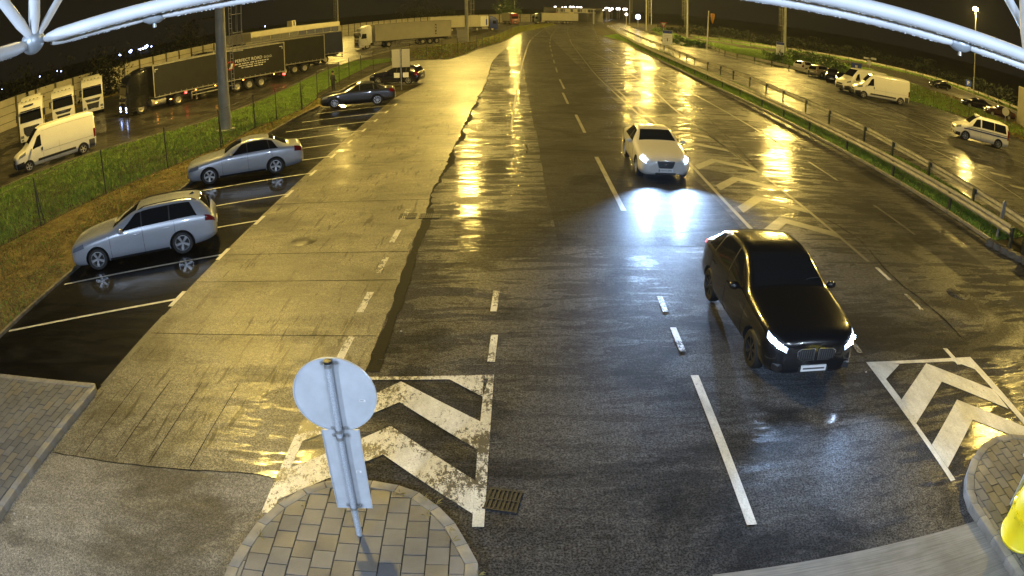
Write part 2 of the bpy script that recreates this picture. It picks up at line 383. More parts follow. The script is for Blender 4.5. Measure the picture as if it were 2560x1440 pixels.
def strip(mb, pl, wd, z, mi=0):
    a = offset(pl, wd/2); b_ = offset(pl, -wd/2)
    for i in range(len(pl)-1): mb.add([(*a[i], z), (*b_[i], z), (*b_[i+1], z), (*a[i+1], z)], [(0, 1, 2, 3)], mi)
def dashes(mb, pl, wd, z, on, off, start=0.0):
    # walk the line by arc length
    L0 = [0.0]
    for i in range(1, len(pl)): L0.append(L0[-1] + (pl[i]-pl[i-1]).length)
    def at(s_):
        s_ = min(max(s_, 0), L0[-1])
        for i in range(1, len(pl)):
            if s_ <= L0[i]:
                t = (s_-L0[i-1])/max(1e-6, L0[i]-L0[i-1]); return pl[i-1].lerp(pl[i], t)
        return pl[-1]
    s_ = start
    while s_ + on < L0[-1]:
        k = max(1, int(on/2)); strip(mb, [at(s_ + on*j/k) for j in range(k+1)], wd, z); s_ += on+off
def gp(pts): return [Vector((q.x, q.y)) for q in (G(*p) for p in pts)]

# ================================================================== THE SETTING
mb = MB(); S_ = 2500
mb.add([(-S_, -200, -0.03), (S_, -200, -0.03), (S_, S_, -0.03), (-S_, S_, -0.03)], [(0, 1, 2, 3)])
struct(mb.build('ground', 'soil'))

kerbR = [Vector(p) for p in ((16.2, -8), (16.2, 20), (16.25, 40), (16.4, 55), (17.0, 70), (17.6, 84), (18.4, 100), (19.8, 120))] + gp([(1500, 88), (1487, 70), (1484, 60)])
kerbR = pline(kerbR, 3)
leftE = pline([Vector(p) for p in ((-2.5, -8), (-2.5, 12), (-2.5, 21), (-2.35, 30), (-2.2, 39), (-1.9, 51), (-1.9, 61), (-1.8, 75), (-0.6, 95), (1.6, 118))] + gp([(1330, 73), (1392, 64), (1399, 56)]), 3)
mb = MB(); mb.poly([(-2.9 if p.y < 110 else p.x-1.0, p.y) for p in leftE] + [(p.x, p.y) for p in kerbR[::-1]], 0.0)
struct(mb.build('main_road', 'asphalt'))
dk = []; 
for k in range(0, 150):
    y = 16 + k*1.4; dk.append((y, 1.15 + 0.00042*max(0, y-40)**1.75 + random.uniform(-.05, .05), 6.55 + 0.00042*max(0, y-40)**1.75 + random.uniform(-.08, .08)))
mb = MB()
for (y0, a0, b0_), (y1, a1, b1_) in zip(dk, dk[1:]): mb.add([(a0, y0, 0.003), (b0_, y0, 0.003), (b1_, y1, 0.003), (a1, y1, 0.003)], [(0, 1, 2, 3)])
struct(mb.build('resurfaced_lane', 'asphalt_dark'))
far = kerbR[-1]; mb = MB(); mb.poly([(leftE[-1].x-14, leftE[-1].y-2), (far.x+2, far.y-2), (far.x+40, far.y+200), (leftE[-1].x+10, leftE[-1].y+200)], -0.006)
struct(mb.build('road_beyond_gantry', 'asphalt'))
# old concrete lane on the left, with its jagged seam against the asphalt
apr = [(-7.7, 6.5), (-7.7, 44.2)] + [(q.x, q.y) for q in gp([(1062, 206), (1042, 212)])] + [(-13.2, 52.5), (-13.0, 60), (-12.6, 73)] + [(q.x, q.y) for q in gp([(1040, 151), (1120, 149), (1163, 138), (1195, 123), (1248, 108), (1270, 99), (1300, 84)])] + [(1.0, 128)]
seamp = [p for p in leftE if 6.3 < p.y < 122]
edge = []
fine = pline([Vector((-2.5, 6.4))] + seamp, 0.22)
for i, p in enumerate(fine):
    j = 0.0 if p.y > 60 else (random.uniform(-0.045, 0.045) + 0.04*math.sin(p.y*1.1) + 0.02*math.sin(p.y*5.1))*(1.0 if p.y > 20 else 0.45)
    edge.append((p.x + j, p.y))
mb = MB(); mb.poly(apr + edge[::-1], 0.005)
struct(mb.build('concrete_lane', 'concrete'))
# dark tar-filled gap along the seam, wider and narrower
mb = MB(); a_ = [(x, y) for x, y in edge if 19.2 < y < 76]
for i in range(len(a_)-1):
    y = a_[i][1]; w0, w1 = ((0.045 + 0.06*abs(math.sin(q*0.9)) + (0.20 if 22 < q < 44 else 0.0)*(0.5+0.5*math.sin(q*1.3)) + (0.07 if q < 19 else 0))*(1 if q < 48 else 0.9) + 0.025*math.sin(q*9.0) for q in (y, a_[i+1][1]))
    mb.add([(a_[i][0]+.02, y, 0.010), (a_[i][0]+w0, y, 0.010), (a_[i+1][0]+w1, a_[i+1][1], 0.010), (a_[i+1][0]+.02, a_[i+1][1], 0.010)], [(0, 1, 2, 3)])
struct(mb.build('road_seam', 'tar'))
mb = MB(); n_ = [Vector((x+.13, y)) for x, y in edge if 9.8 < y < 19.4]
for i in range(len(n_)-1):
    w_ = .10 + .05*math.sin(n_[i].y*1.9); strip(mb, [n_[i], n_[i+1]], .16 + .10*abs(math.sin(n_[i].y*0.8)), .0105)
struct(mb.build('seam_dark_band', 'dark_strip'))  # near-black strip of varying width along the near part of the seam
# slab joints and cracks of the concrete lane
mb = MB()
for y in (11.25, 13.95, 15.75, 20.3, 25.6, 31, 36.5, 42, 48, 54, 60, 66):
    x1 = -2.55 if y < 40 else -2.1
    mb.box(((-7.6+x1)/2, y, 0.0085), (x1+7.6, 0.016, 0.002), rz=random.uniform(-.004, .004))
for x in (-6.9, -6.2, -5.5, -4.75):
    mb.box((x, 8.2, 0.0085), (0.012, 2.4, 0.002))
jl = pline([(-7.6, 6.85), (-6.0, 6.87), (-4.6, 6.95), (-3.6, 7.0), (-3.25, 6.92), (-2.7, 7.0)], 0.2); strip(mb, [p + Vector((0, random.uniform(-.012, .012))) for p in jl], 0.02, 0.0125)
struct(mb.build('slab_joints', 'tar'))
mb = MB(); mb.poly([(-7.75, -8), (-2.5, -8), (-2.5, 7.0), (-3.2, 6.93), (-3.6, 7.0), (-4.6, 6.95), (-6.0, 6.87), (-7.7, 6.85)], 0.008)
struct(mb.build('concrete_forecourt', 'concrete_near'))
mb = MB(); mb.poly([(2.3, -8), (6.6, -8), (6.6, 5.12), (2.3, 5.12)], 0.012)
struct(mb.build('toll_lane_slab', 'concrete_brushed'))

mb = MB()
for pts_c in ([(1655, 188), (1760, 285), (1850, 375), (1893, 422)], [(2060, 545), (2150, 602), (2232, 692), (2330, 772), (2402, 842)], [(860, 1120), (822, 1165), (812, 1205)], [(1300, 352), (1318, 366), (1316, 384)]):
    cl_ = pline(gp(pts_c), 0.25); cl_ = [q + Vector((random.uniform(-.03, .03), random.uniform(-.02, .02))) for q in cl_]
    for i in range(len(cl_)-1): strip(mb, [cl_[i], cl_[i+1]], random.uniform(.02, .07) if pts_c[0][0] > 1200 else .02, 0.0145 if pts_c[0][0] == 860 else 0.0066)
struct(mb.build('road_cracks', 'tar'))
# parking bays
A0, BV, DV = Vector((-7.69, 12.98)), Vector((0.07, 2.857)), Vector((math.cos(-2.75), math.sin(-2.75)))
kl = [(-12.35, 9.0), (-12.55, 15), (-12.7, 24), (-12.7, 33), (-12.6, 39.5), (-12.3, 42.6)]
mb = MB(); mb.poly([(-7.7, 9.0), (-7.7, 44.4)] + [(x, y) for x, y in kl[::-1]], 0.004)
struct(mb.build('parking_bays', 'asphalt_bay'))
mb = MB()
for i in range(-1, 11):
    p = A0 + BV*i; q = p + DV*5.0
    if i >= 0: strip(mb, [p + DV*0.1, q], 0.10, 0.009)
    if i < 0: continue
    strip(mb, [p + Vector((-.06, -.42)), p + Vector((-.06, .42))], 0.12, 0.0095)
struct(mb.build('bay_markings', 'paint_fresh'))
mb = MB(); strip(mb, [Vector((-7.66, 9.05)), Vector((-7.66, 12.1))], 0.13, 0.0105); struct(mb.build('edge_line', 'paint_faint'))
# kerb between the bays and the verge
def kerb_run(name, pl, wd=0.12, hh=0.10, mat='kerb', seg=1.0):
    mb = MB(); a = offset(pl, wd/2); b_ = offset(pl, -wd/2)
    for i in range(len(pl)-1):
        p = [a[i].lerp(a[i+1], 0.004), b_[i].lerp(b_[i+1], 0.004), b_[i+1].lerp(b_[i], 0.008), a[i+1].lerp(a[i], 0.008)]
        mb.poly([tuple(q) for q in p], -0.02, hh)
    return struct(mb.build(name, mat, smooth=30, bevel=0.012))
kerb_run('kerb', pline(kl, 1.0), 0.12, 0.09, 'kerb_old')
kerb_run('kerb', pline([p + Vector((.06, 0)) for p in kerbR if 14 < p.y < 140], 1.0), 0.14, 0.12)
kerb_run('kerb', pline([Vector(p) for p in ((-12.3, 44.0), (-10.5, 45.9), (-8.6, 48.2), (-7.8, 46.0), (-7.75, 44.0))], 0.8), 0.12, 0.05, 'kerb_old')

# lorry park on the left and carriageways on the right
lk = gp([(0, 473), (83, 437), (250, 380), (407, 336), (500, 310), (575, 283), (680, 240), (790, 187), (845, 166), (925, 141), (1010, 119), (1100, 101)])
lk = pline([Vector((lk[0].x-12, lk[0].y-22))] + lk, 3)
wall_pts = gp([(0, 333), (280, 230)])
wdir = (wall_pts[1]-wall_pts[0]).normalized()
yard = [(p.x, p.y) for p in lk] + [(-3, 235), (-40, 245), (-59, 200), (-64, 100), (-66, 40), (-70, 5)]
mb = MB(); mb.poly(yard, 0.0); struct(mb.build('lorry_park', 'asphalt_yard'))
kerb_run('kerb', [p for p in lk], 0.14, 0.10, 'kerb_old')
mb = MB(); strip(mb, offset(lk, 1.1), 0.10, 0.006); struct(mb.build('yard_edge_line', 'paint_faint'))
rl = [Vector(p) for p in ((19.4, -8), (19.4, 14), (19.4, 20), (20.0, 28))] + gp([(2140, 352), (2068, 316), (1957, 262), (1874, 222), (1782, 184), (1736, 166), (1650, 128), (1600, 107), (1545, 80), (1515, 66)])
rl = pline(rl, 3)
rr = [Vector(p) for p in ((52, -8), (50, 20), (47, 38), (45, 52), (43, 62), (38.5, 75), (35.4, 86), (33.4, 94), (33, 103), (34.5, 117), (33.5, 143), (38, 200), (46, 280))]
rr = pline(rr, 3)
mb = MB(); mb.poly([(p.x, p.y) for p in rl] + [(48, 300)] + [(p.x, p.y) for p in rr[::-1]], 0.0); struct(mb.build('right_carriageway', 'asphalt'))
bu = gp([(1715, 92), (1850, 113), (2013, 134), (2132, 154), (2300, 192), (2408, 226), (2548, 282)]); bl = gp([(1715, 97), (1850, 120), (2013, 143), (2167, 171), (2292, 214), (2417, 262), (2554, 322)])
bu.append(bu[-1] + (bu[-1]-bu[-2])); bl.append(bl[-1] + (bl[-1]-bl[-2]))
mb = MB()
for i in range(len(bu)-1): mb.add([(*bl[i], 0.0), (*bu[i], 0.0), (*bu[i+1], 0.0), (*bl[i+1], 0.0)], [(0, 3, 2, 1)])
struct(mb.build('back_road', 'asphalt_yard'))
mb = MB(); strip(mb, bu, 0.35, 0.006); strip(mb, bl, 0.35, 0.006); struct(mb.build('back_road_lines', 'paint_fresh'))

# ------------------------------------------------------------------ painted markings
Lc = pline([(-0.3, 8.0), (-0.3, 13.3), (-0.2, 22), (0.3, 42.6), (0.8, 58.4), (1.9, 86), (3.4, 117), (6.0, 150), (10, 190), (16, 235)], 2)
Cc = pline([(3.05, 5.7), (3.1, 12.7), (3.3, 26), (3.5, 40), (3.8, 52.8), (4.2, 62.6), (4.9, 80), (5.4, 91), (6.2, 108), (8.0, 135), (10.2, 160), (13.5, 195), (19, 238)], 2)
Dc = pline([(6.75, 10), (6.8, 20.2), (6.95, 26), (7.05, 36), (7.1, 46), (7.35, 59), (8.2, 78), (9.6, 107), (10.6, 122), (13, 156), (17, 200), (23, 243)], 2)
Ec = pline([(9.5, 105), (10.35, 93), (10.7, 82), (10.65, 66.7), (10.5, 51.7), (9.8, 41), (9.6, 34), (9.5, 24)], 2)
Fc = pline([(12.7, 14), (12.8, 20), (13.0, 35), (13.1, 45), (13.1, 60)], 2)
Gc = pline([(12.9, 80), (13.7, 92.4), (15.2, 117), (19.1, 153), (22.5, 185), (27, 230)], 2)
cutc = lambda pl, a, b_: [p for p in pl if a <= p.y <= b_]
mb = MB()
strip(mb, cutc(Lc, 30, 117), 0.12, 0.0075); dashes(mb, cutc(Lc, 117, 240), 0.14, 0.0075, 4, 6)
dashes(mb, cutc(Cc, 58, 238), 0.15, 0.0075, 5, 4.6, start=0.6)
strip(mb, cutc(Dc, 12.5, 122), 0.13, 0.0075); dashes(mb, cutc(Dc, 122, 243), 0.15, 0.0075, 4, 5)
strip(mb, [p + Vector((0.42, 0)) for p in cutc(Dc, 31, 50)], 0.12, 0.0075)
strip(mb, Ec, 0.13, 0.0075)
strip(mb, Fc[8:], 0.12, 0.0075); dashes(mb, Gc, 0.14, 0.0075, 4, 5)
dashes(mb, cutc(Fc, 13.5, 36), 0.12, 0.0075, 3.1, 3.2, start=3.4)
struct(mb.build('lane_lines', 'paint_faint'))
mb = MB()
strip(mb, [Vector((3.28, 19.0)), Vector((3.3, 22.5)), Vector((3.33, 26.1))], 0.16, 0.008)
for y0 in (36.5, 45.9): strip(mb, [Vector((3.42, y0-5.3)), Vector((3.5, y0))], 0.15, 0.008)
strip(mb, [Vector((3.78, 48.1)), Vector((3.9, 54.5))], 0.15, 0.008)
struct(mb.build('lane_dashes', 'paint_dull'))
mb = MB()
for pl_, xs_ in (((3.07, 10.55, 11.5),), 0), (((3.09, 12.2, 12.95),), 0): 
    for (x, a, b_) in pl_: strip(mb, [Vector((x, a)), Vector((x+.02, b_))], 0.12, 0.009)
for y0 in (10.3, 12.3): strip(mb, [Vector((-0.37, y0)), Vector((-0.33, y0+1.0))], 0.13, 0.009)
for y0 in (10.25, 12.28, 14.35, 16.4, 18.3): strip(mb, [Vector((-3.08, y0)), Vector((-3.04, y0+1.0))], 0.15, 0.0125)
for (a, b_, x) in ((12.0, 12.9, 9.5), (13.75, 14.6, 9.52), (9.45, 10.15, 8.98)): strip(mb, [Vector((x, a)), Vector((x+.03, b_))], 0.12, 0.009)
strip(mb, [Vector((6.72, 10.2)), Vector((6.78, 11.1))], 0.12, 0.009)
struct(mb.build('short_dashes', 'paint_worn'))
mb = MB(); strip(mb, [Vector((3.02, 5.92)), Vector((3.09, 9.7))], 0.14, 0.009); struct(mb.build('solid_line', 'paint_fresh'))
def quads(name, mat, polys, z):
    mb = MB()
    for i, pl_ in enumerate(polys): mb.poly([(q.x, q.y) for q in gp(pl_)], z + i*0.0006)
    return struct(mb.build(name, mat))
quads('hatched_marking', 'paint_worn', [
    [(1235, 938), (1224, 938), (1207, 993), (1194, 1126), (1180, 1319), (1210, 1319)],
    [(653, 1283), (681, 1285), (695, 1251), (727, 1172), (757, 1104), (905, 944), (893, 944), (753, 1057)],
    [(905, 944), (905, 951), (1228, 948), (1235, 938)],
    [(1124, 950), (1207, 993), (1209, 945), (1150, 946)],
    [(1003, 955), (999, 1007), (1194, 1126), (1204, 1057)], [(1003, 955), (862, 1022), (748, 1062), (757, 1104), (830, 1078), (999, 1007)],
    [(977, 1067), (957, 1138), (1182, 1287), (1188, 1204)], [(977, 1067), (900, 1100), (727, 1172), (695, 1251), (957, 1138)]], 0.013)
quads('hatched_marking', 'paint_fresh', [
    [(2165, 906), (2181, 906), (2248, 992), (2290, 1059), (2329, 1113), (2369, 1171), (2388, 1200), (2377, 1204)],
    [(2165, 906), (2178, 912), (2417, 902), (2425, 893)], [(2425, 893), (2417, 902), (2483, 975), (2560, 1062), (2620, 1130), (2620, 1105), (2560, 1045)],
    [(2165, 906), (2213, 950), (2248, 912)], [(2377, 902), (2425, 893), (2454, 930)],
    [(2315, 909), (2253, 1000), (2290, 1059), (2354, 955)], [(2315, 909), (2354, 955), (2521, 1023), (2483, 975)],
    [(2392, 1000), (2329, 1113), (2369, 1171), (2431, 1050)], [(2392, 1000), (2431, 1050), (2546, 1096), (2600, 1118), (2600, 1085), (2560, 1067)]], 0.007)
# chevrons between the through lanes: arrow heads pointing down the road
mb = MB()
for k, y in enumerate((17.6, 19.9, 22.4, 25.3, 28.6, 31.4)):
    x0, xm, x1 = 7.05, 8.15, 9.45
    for a, b_ in (((x0, y-0.9), (xm, y+0.45)), ((xm, y+0.45), (x1, y-0.75))):
        mb.poly([a, b_, (b_[0], b_[1]+0.62), (a[0], a[1]+0.62)], 0.0068)
strip(mb, [Vector((9.5, 15)), Vector((9.6, 34))], 0.12, 0.0075)
struct(mb.build('chevron_marking', 'paint_faint'))
mb = MB()
for k in range(26):
    y = 48 + k*2.1; a = [p for p in Dc if p.y > y][0]; e = min(Ec, key=lambda q: abs(q.y-y))
    if e.x - a.x > 0.6: strip(mb, [Vector((a.x+.2, y)), Vector((e.x-.2, y+1.6))], 0.35, 0.0068)
struct(mb.build('hatch_lines', 'paint_faint'))
mb = MB()
strip(mb, pline(gp([(2240, 330), (2330, 373), (2420, 418), (2500, 462), (2556, 498)]), 2), 0.13, 0.006)
strip(mb, pline(gp([(2000, 214), (2100, 255), (2180, 292), (2250, 325), (2345, 367)]), 2), 0.13, 0.006)
strip(mb, pline(gp([(2110, 228), (2200, 264), (2300, 310), (2360, 345)]), 2), 0.13, 0.006)
for p in ((2145, 260), (2170, 272), (2198, 288), (2226, 302), (2260, 318), (2300, 336), (2335, 352), (2460, 415), (2502, 438), (2552, 470)):
    q = G(*p); mb.box((q.x, q.y, 0.006), (1.5, 0.55, 0.002), rz=-0.35)
for a, b_ in (((2222, 268), (2400, 322)), ((2268, 287), (2370, 318)), ((2315, 306), (2385, 335)), ((2425, 355), (2560, 393)), ((2475, 380), (2560, 408)), ((2535, 412), (2575, 424))):
    strip(mb, gp([a, b_]), 0.12, 0.0065)
struct(mb.build('right_markings', 'paint_dull'))

# traffic islands with block paving, kerbs first
def clip_poly(sub, conv):
    out = sub
    for i in range(len(conv)):
        a, b_ = conv[i], conv[(i+1) % len(conv)]; inp = out; out = []
        ins = lambda p: (b_[0]-a[0])*(p[1]-a[1]) - (b_[1]-a[1])*(p[0]-a[0]) >= 0
        for j in range(len(inp)):
            p, q = inp[j], inp[(j+1) % len(inp)]
            ip, iq = ins(p), ins(q)
            if ip != iq:
                d1 = (b_[0]-a[0])*(p[1]-a[1]) - (b_[1]-a[1])*(p[0]-a[0]); d2 = (b_[0]-a[0])*(q[1]-a[1]) - (b_[1]-a[1])*(q[0]-a[0]); t = d1/(d1-d2)
                x = (p[0]+(q[0]-p[0])*t, p[1]+(q[1]-p[1])*t)
            if ip and iq: out.append(q)
            elif ip: out.append(x)
            elif iq: out.append(x); out.append(q)
        if len(out) < 3: return []
    return out
def inset_convex(poly, d):
    n = len(poly); out = []
    for i in range(n):
        a, b_, c_ = Vector(poly[i-1]), Vector(poly[i]), Vector(poly[(i+1) % n])
        e1 = (b_-a).normalized(); e2 = (c_-b_).normalized(); n1 = Vector((-e1.y, e1.x)); n2 = Vector((-e2.y, e2.x))
        nn = (n1+n2).normalized(); out.append(tuple(b_ + nn*d/max(0.5, nn.dot(n1))))
    return out
def island(name, outline, hh, bw, bl, rot, kw=0.15, flat_kerb=False):
    """outline counter-clockwise and convex"""
    inn = inset_convex(outline, kw); mb = MB(); n = len(outline)
    for i in range(n):
        a, b_, c_, d_ = Vector(outline[i]), Vector(outline[(i+1) % n]), Vector(inn[(i+1) % n]), Vector(inn[i])
        m_ = max(1, int((b_-a).length/0.45))
        for k in range(m_):
            t0, t1 = k/m_ + 0.004/(b_-a).length, (k+1)/m_
            mb.poly([tuple(a.lerp(b_, t0)), tuple(a.lerp(b_, t1)), tuple(d_.lerp(c_, t1)), tuple(d_.lerp(c_, t0))], -0.02, hh)
    struct(mb.build(name + '_kerb', 'kerb', smooth=30, bevel=0.014))
    inn2 = inset_convex(inn, 0.006)
    mb = MB(); mb.poly(inn2, hh-0.02); struct(mb.build(name + '_bed', 'paver_joint'))
    mb = MB(); xs = [p[0] for p in outline]; ys = [p[1] for p in outline]
    cx, cy_ = (min(xs)+max(xs))/2, (min(ys)+max(ys))/2; rad = max(max(xs)-min(xs), max(ys)-min(ys))*0.75
    ca, sa = math.cos(rot), math.sin(rot); nc = int(2*rad/bw)
    for i in range(nc):
        for j in range(int(2*rad/bl)+1):
            u = -rad + i*bw; v = -rad + j*bl + (bl/2 if i % 2 else 0); g = 0.008
            q = [(u+g, v+g), (u+bw-g, v+g), (u+bw-g, v+bl-g), (u+g, v+bl-g)]
            q = [(cx + a*ca - b_*sa, cy_ + a*sa + b_*ca) for a, b_ in q]
            q = clip_poly(q, inn2)
            if len(q) >= 3:
                ar = abs(sum(q[k][0]*q[(k+1) % len(q)][1]-q[(k+1) % len(q)][0]*q[k][1] for k in range(len(q))))/2
                if ar > 0.002: 
                    cxq = sum(a[0] for a in q)/len(q); cyq = sum(a[1] for a in q)/len(q)
                    mb.poly(q, hh-0.018, hh + random.uniform(-0.006, 0.002), mi=random.choice((0, 0, 0, 1, 2)))
    return struct(mb.build(name + '_paving', ['paver', 'paver_warm', 'paver_cool']))
simple('paver_warm', (0.12, 0.113, 0.100), 0.55, var=0.2, vscale=2, bmp=0.35, bscale=60)
simple('paver_cool', (0.08, 0.085, 0.095), 0.5, var=0.2, vscale=2, bmp=0.35, bscale=60)
nose = [(q.x, q.y) for q in gp([(1196, 1425), (1170, 1378), (1140, 1327), (1100, 1286), (1050, 1250), (1000, 1232), (935, 1220), (870, 1217), (815, 1222), (760, 1240), (700, 1277), (650, 1322), (610, 1378), (578, 1432)])]
island('traffic_island', [(-3.3, -6), (-0.36, -6)] + nose, 0.14, 0.272, 0.30, R(1))
noser = [(q.x, q.y) for q in gp([(2620, 1122), (2560, 1104), (2520, 1101), (2480, 1108), (2448, 1128), (2424, 1160), (2410, 1200), (2408, 1240), (2420, 1278), (2440, 1310)])]
island('right_island', [(6.75, -6), (10.2, -6), (10.2, 5.6)] + noser, 0.14, 0.20, 0.27, R(0))
island('pavement', [(-15.5, 8.9), (-15.5, -3), (-7.66, -3), (-7.66, 8.78), (-7.75, 8.93)], 0.13, 0.20, 0.30, R(-2), kw=0.16)

# verge and median soil sheets under the grass
fence_px = [(103, 565), (266, 485), (420, 421), (553, 369), (638, 320), (692, 301), (754, 275), (794, 246)]
fp = gp(fence_px); fd = (fp[0]-fp[2]).normalized()
fence_near = [fp[0] + fd*11.4, fp[0] + fd*7.6, fp[0] + fd*3.8] + fp
mb = MB(); fl = pline([fence_near[0] + fd*8] + fence_near, 2)
mb.poly([(p.x, p.y) for p in fl] + [(-12.9, 47.5), (-11.5, 46.5), (-8.6, 48.2), (-7.8, 46.0), (-7.75, 44.4)] + [(x-.05, y) for x, y in kl[::-1]] + [(-15.6, 9.0), (-15.6, -4)], 0.0)
struct(mb.build('verge', 'soil_dry'))
mb = MB()
mb.poly([(p.x+.12, p.y) for p in kerbR if 13.9 < p.y < 150] + [(p.x-.05, p.y) for p in rl[::-1] if 13.8 < p.y < 165], 0.004)
struct(mb.build('median', 'soil'))

# ================================================================== LIGHTING MASTS (real lamps of the place)
def mast(base, h, label, power, r0=0.30, ladder=True, radius=1.1, lamps=8, side=1, name='lighting_mast', cat='lighting mast', aim=None):
    t = empty(name, base, 0, label, cat, 'tall lighting masts')
    n = 14; mb = MB(); mb.tube([(0, 0, h*i/6) for i in range(7)], [r0*(1-0.5*i/6) for i in range(7)], n, T=None); mb.lathe([(r0*1.7, 0), (r0*1.7, 0.05), (r0*1.1, 0.07)], 16)
    mb.build('pole', 'mast_paint', t, smooth=50)
    if ladder:
        lx = side*(r0+0.32); mb = MB()
        for yy in (-0.2, 0.2): mb.tube([(lx, yy, 2.4), (lx*0.85, yy, h-1.0)], 0.022, 5)
        z = 2.4
        while z < h-1: mb.tube([(lx, -0.2, z), (lx, 0.2, z)], 0.016, 4); z += 0.3
        z = 2.6
        while z < h-1: mb.tube([(0, 0, z), (lx, 0, z)], 0.02, 4); z += 2.4
        mb.build('ladder', 'galv_dull', t)
        mb = MB(); z = 2.4+0.0
        ring = lambda zz: [(lx + side*(0.36 + 0.36*math.cos(a)) , 0.36*math.sin(a), zz) for a in np.linspace(-PI*0.92, PI*0.92, 11)]
        z = 4.6
        while z < h-1: mb.tube(ring(z), 0.018, 4); z += 1.1
        for a in np.linspace(-2.0, 2.0, 5): 
            x = lx + side*(0.36+0.36*math.cos(a)); y = 0.36*math.sin(a); mb.tube([(x, y, 4.6), (x, y, h-1.2)], 0.015, 4)
        mb.build('safety_cage', 'galv_dull', t)
    mb = MB(); mb.lathe([(0.9, h-.1), (1.1, h-.1), (1.1, h), (0.9, h), (0.9, h-.1)], 20)
    for k in range(4): a = k*PI/2; mb.tube([(0, 0, h-.05), (math.cos(a), math.sin(a), h-.05)], 0.03, 4)
    mb.build('head_ring', 'galv_dull', t)
    for k in range(lamps):
        a = 2*PI*k/lamps; q = Matrix.Translation((1.15*math.cos(a), 1.15*math.sin(a), h-0.25)) @ Matrix.Rotation(a, 4, 'Z') @ Matrix.Rotation(R(-28), 4, 'Y')
        mb = MB(); mb.box((0, 0, 0.06), (0.5, 0.42, 0.16), T=q); fl = mb.build('floodlight', 'galv_dull', t)
        mb = MB(); mb.box((0, 0, -0.03), (0.42, 0.34, 0.015), T=q); mb.build('lens', 'em_sodium', fl)
    point_light('mast_lamp', (0, 0, h-1.0), power, SODIUM, radius, t)
    return t
def mast_h(px, py, base): # height whose mirror image in the wet road lands on this pixel
    g_ = G(px, py); return HC*(math.hypot(base.x, base.y)/math.hypot(g_.x, g_.y) - 1) + 1.0
b0 = G(566, 325); mast(b0, 24.5, 'thick grey lighting mast with caged ladder standing beside the dark lorry trailer', 66000, r0=0.36)
b1 = G(1167, 104); mast(b1, 25, 'lighting mast behind the twin sign boards, before the beige trailers', 70000, r0=0.34, side=1)
b2 = Vector((-52, 205, 0)); mast(b2, 24, 'thin lighting mast behind the white tractor with the long beige trailer', 60000, r0=0.26, side=-1)
b3 = G(1717.5, 95); mast(b3, mast_h(1700, 285, b3), 'lighting mast between the yield sign and the tall white pole', 50000, r0=0.26, side=-1)
b4 = G(1615.5, 78); mast(b4, mast_h(1615, 230, b4), 'lighting mast left of the yield sign beside the right carriageway', 50000, r0=0.24)
b5 = G(1961, 135); mast(b5, mast_h(1910, 400, b5), 'lighting mast just behind the right white notice board', 90000, radius=2.4, r0=0.33, side=-1)
b6 = G(1574, 60); mast(b6, 21, 'far lighting mast beside the road right of the sign gantry', 50000, r0=0.22)
b7 = Vector((2.0, 292, 0)); mast(b7, 24, 'farthest lighting mast behind the bushy tree at the end of the barrier', 60000, r0=0.2, ladder=False)
b8 = Vector((38, 33, 0)); mast(b8, 22, 'lighting mast beside the right carriageway next to the canopy', 30000, r0=0.3)
b9 = Vector((60, 290, 0)); mast(b9, 22, 'far lighting mast on the right beyond the row of road lights', 50000, r0=0.2, ladder=False)
# single street lamp that is lit in view
lb = G(2433.5, 237); lh = topz(2437, 22, lb)
t = empty('street_lamp', lb, 0, 'lit street lamp on a slim pole beyond the parked police van', 'street lamp')
mb = MB(); mb.tube([(0, 0, 0), (0, 0, lh-.1)], [0.17, 0.09], 10); mb.build('pole', 'mast_paint', t, smooth=50)
mb = MB(); mb.ball((0, 0, lh), 0.6, 8, sc=(1, 1, 0.7)); mb.build('lamp_head', 'em_sodium2', t)
point_light('street_light', (0, 0, lh-0.9), 30000, SODIUM, 0.35, t)

# ================================================================== NOISE BARRIER along the lorry park
wp = [Vector(wall_pts[0]) - wdir*24, Vector(wall_pts[0]), Vector(wall_pts[1])] + gp([(500, 158), (700, 118), (860, 92)])
wp = [Vector((-60.3, 38)), Vector((-60.0, 59.8)), Vector((-57.9, 85.3)), Vector((-54.5, 120)), Vector((-50.5, 155)), Vector((-44, 195)), Vector((-35, 228)), Vector((-24, 250)), Vector((-8, 262)), Vector((8, 268)), Vector((16, 270))]
wl = pline(wp, 0.5); acc = 0; posts = [wl[0]]
for i in range(1, len(wl)):
    acc += (wl[i]-wl[i-1]).length
    if acc >= 4.0: posts.append(wl[i]); acc = 0
t = empty('noise_barrier', (posts[0].x, posts[0].y, 0), 0, 'long beige panelled noise barrier behind the lorry park', 'noise barrier')
org = Vector((posts[0].x, posts[0].y, 0))
for i in range(len(posts)-1):
    a, b_ = posts[i], posts[i+1]; hw = 3.85 if i < 34 else 3.3; c_ = (a+b_)/2 - org.xy; an = math.atan2(b_.y-a.y, b_.x-a.x); ln = (b_-a).length
    mb = MB(); z = 0.0
    for k, hh in enumerate((0.9, 1.0, 1.0, hw-2.9)):
        mb.box((c_.x, c_.y, z+hh/2), (ln-0.2, 0.13 if k % 2 else 0.17, hh-0.06), rz=an); z += hh
    mb.build('panel', 'wall_beige', t)
    mb = MB(); mb.box((a.x-org.x, a.y-org.y, hw/2), (0.34, 0.34, hw+0.05), rz=an); mb.build('post', 'wall_post', t)

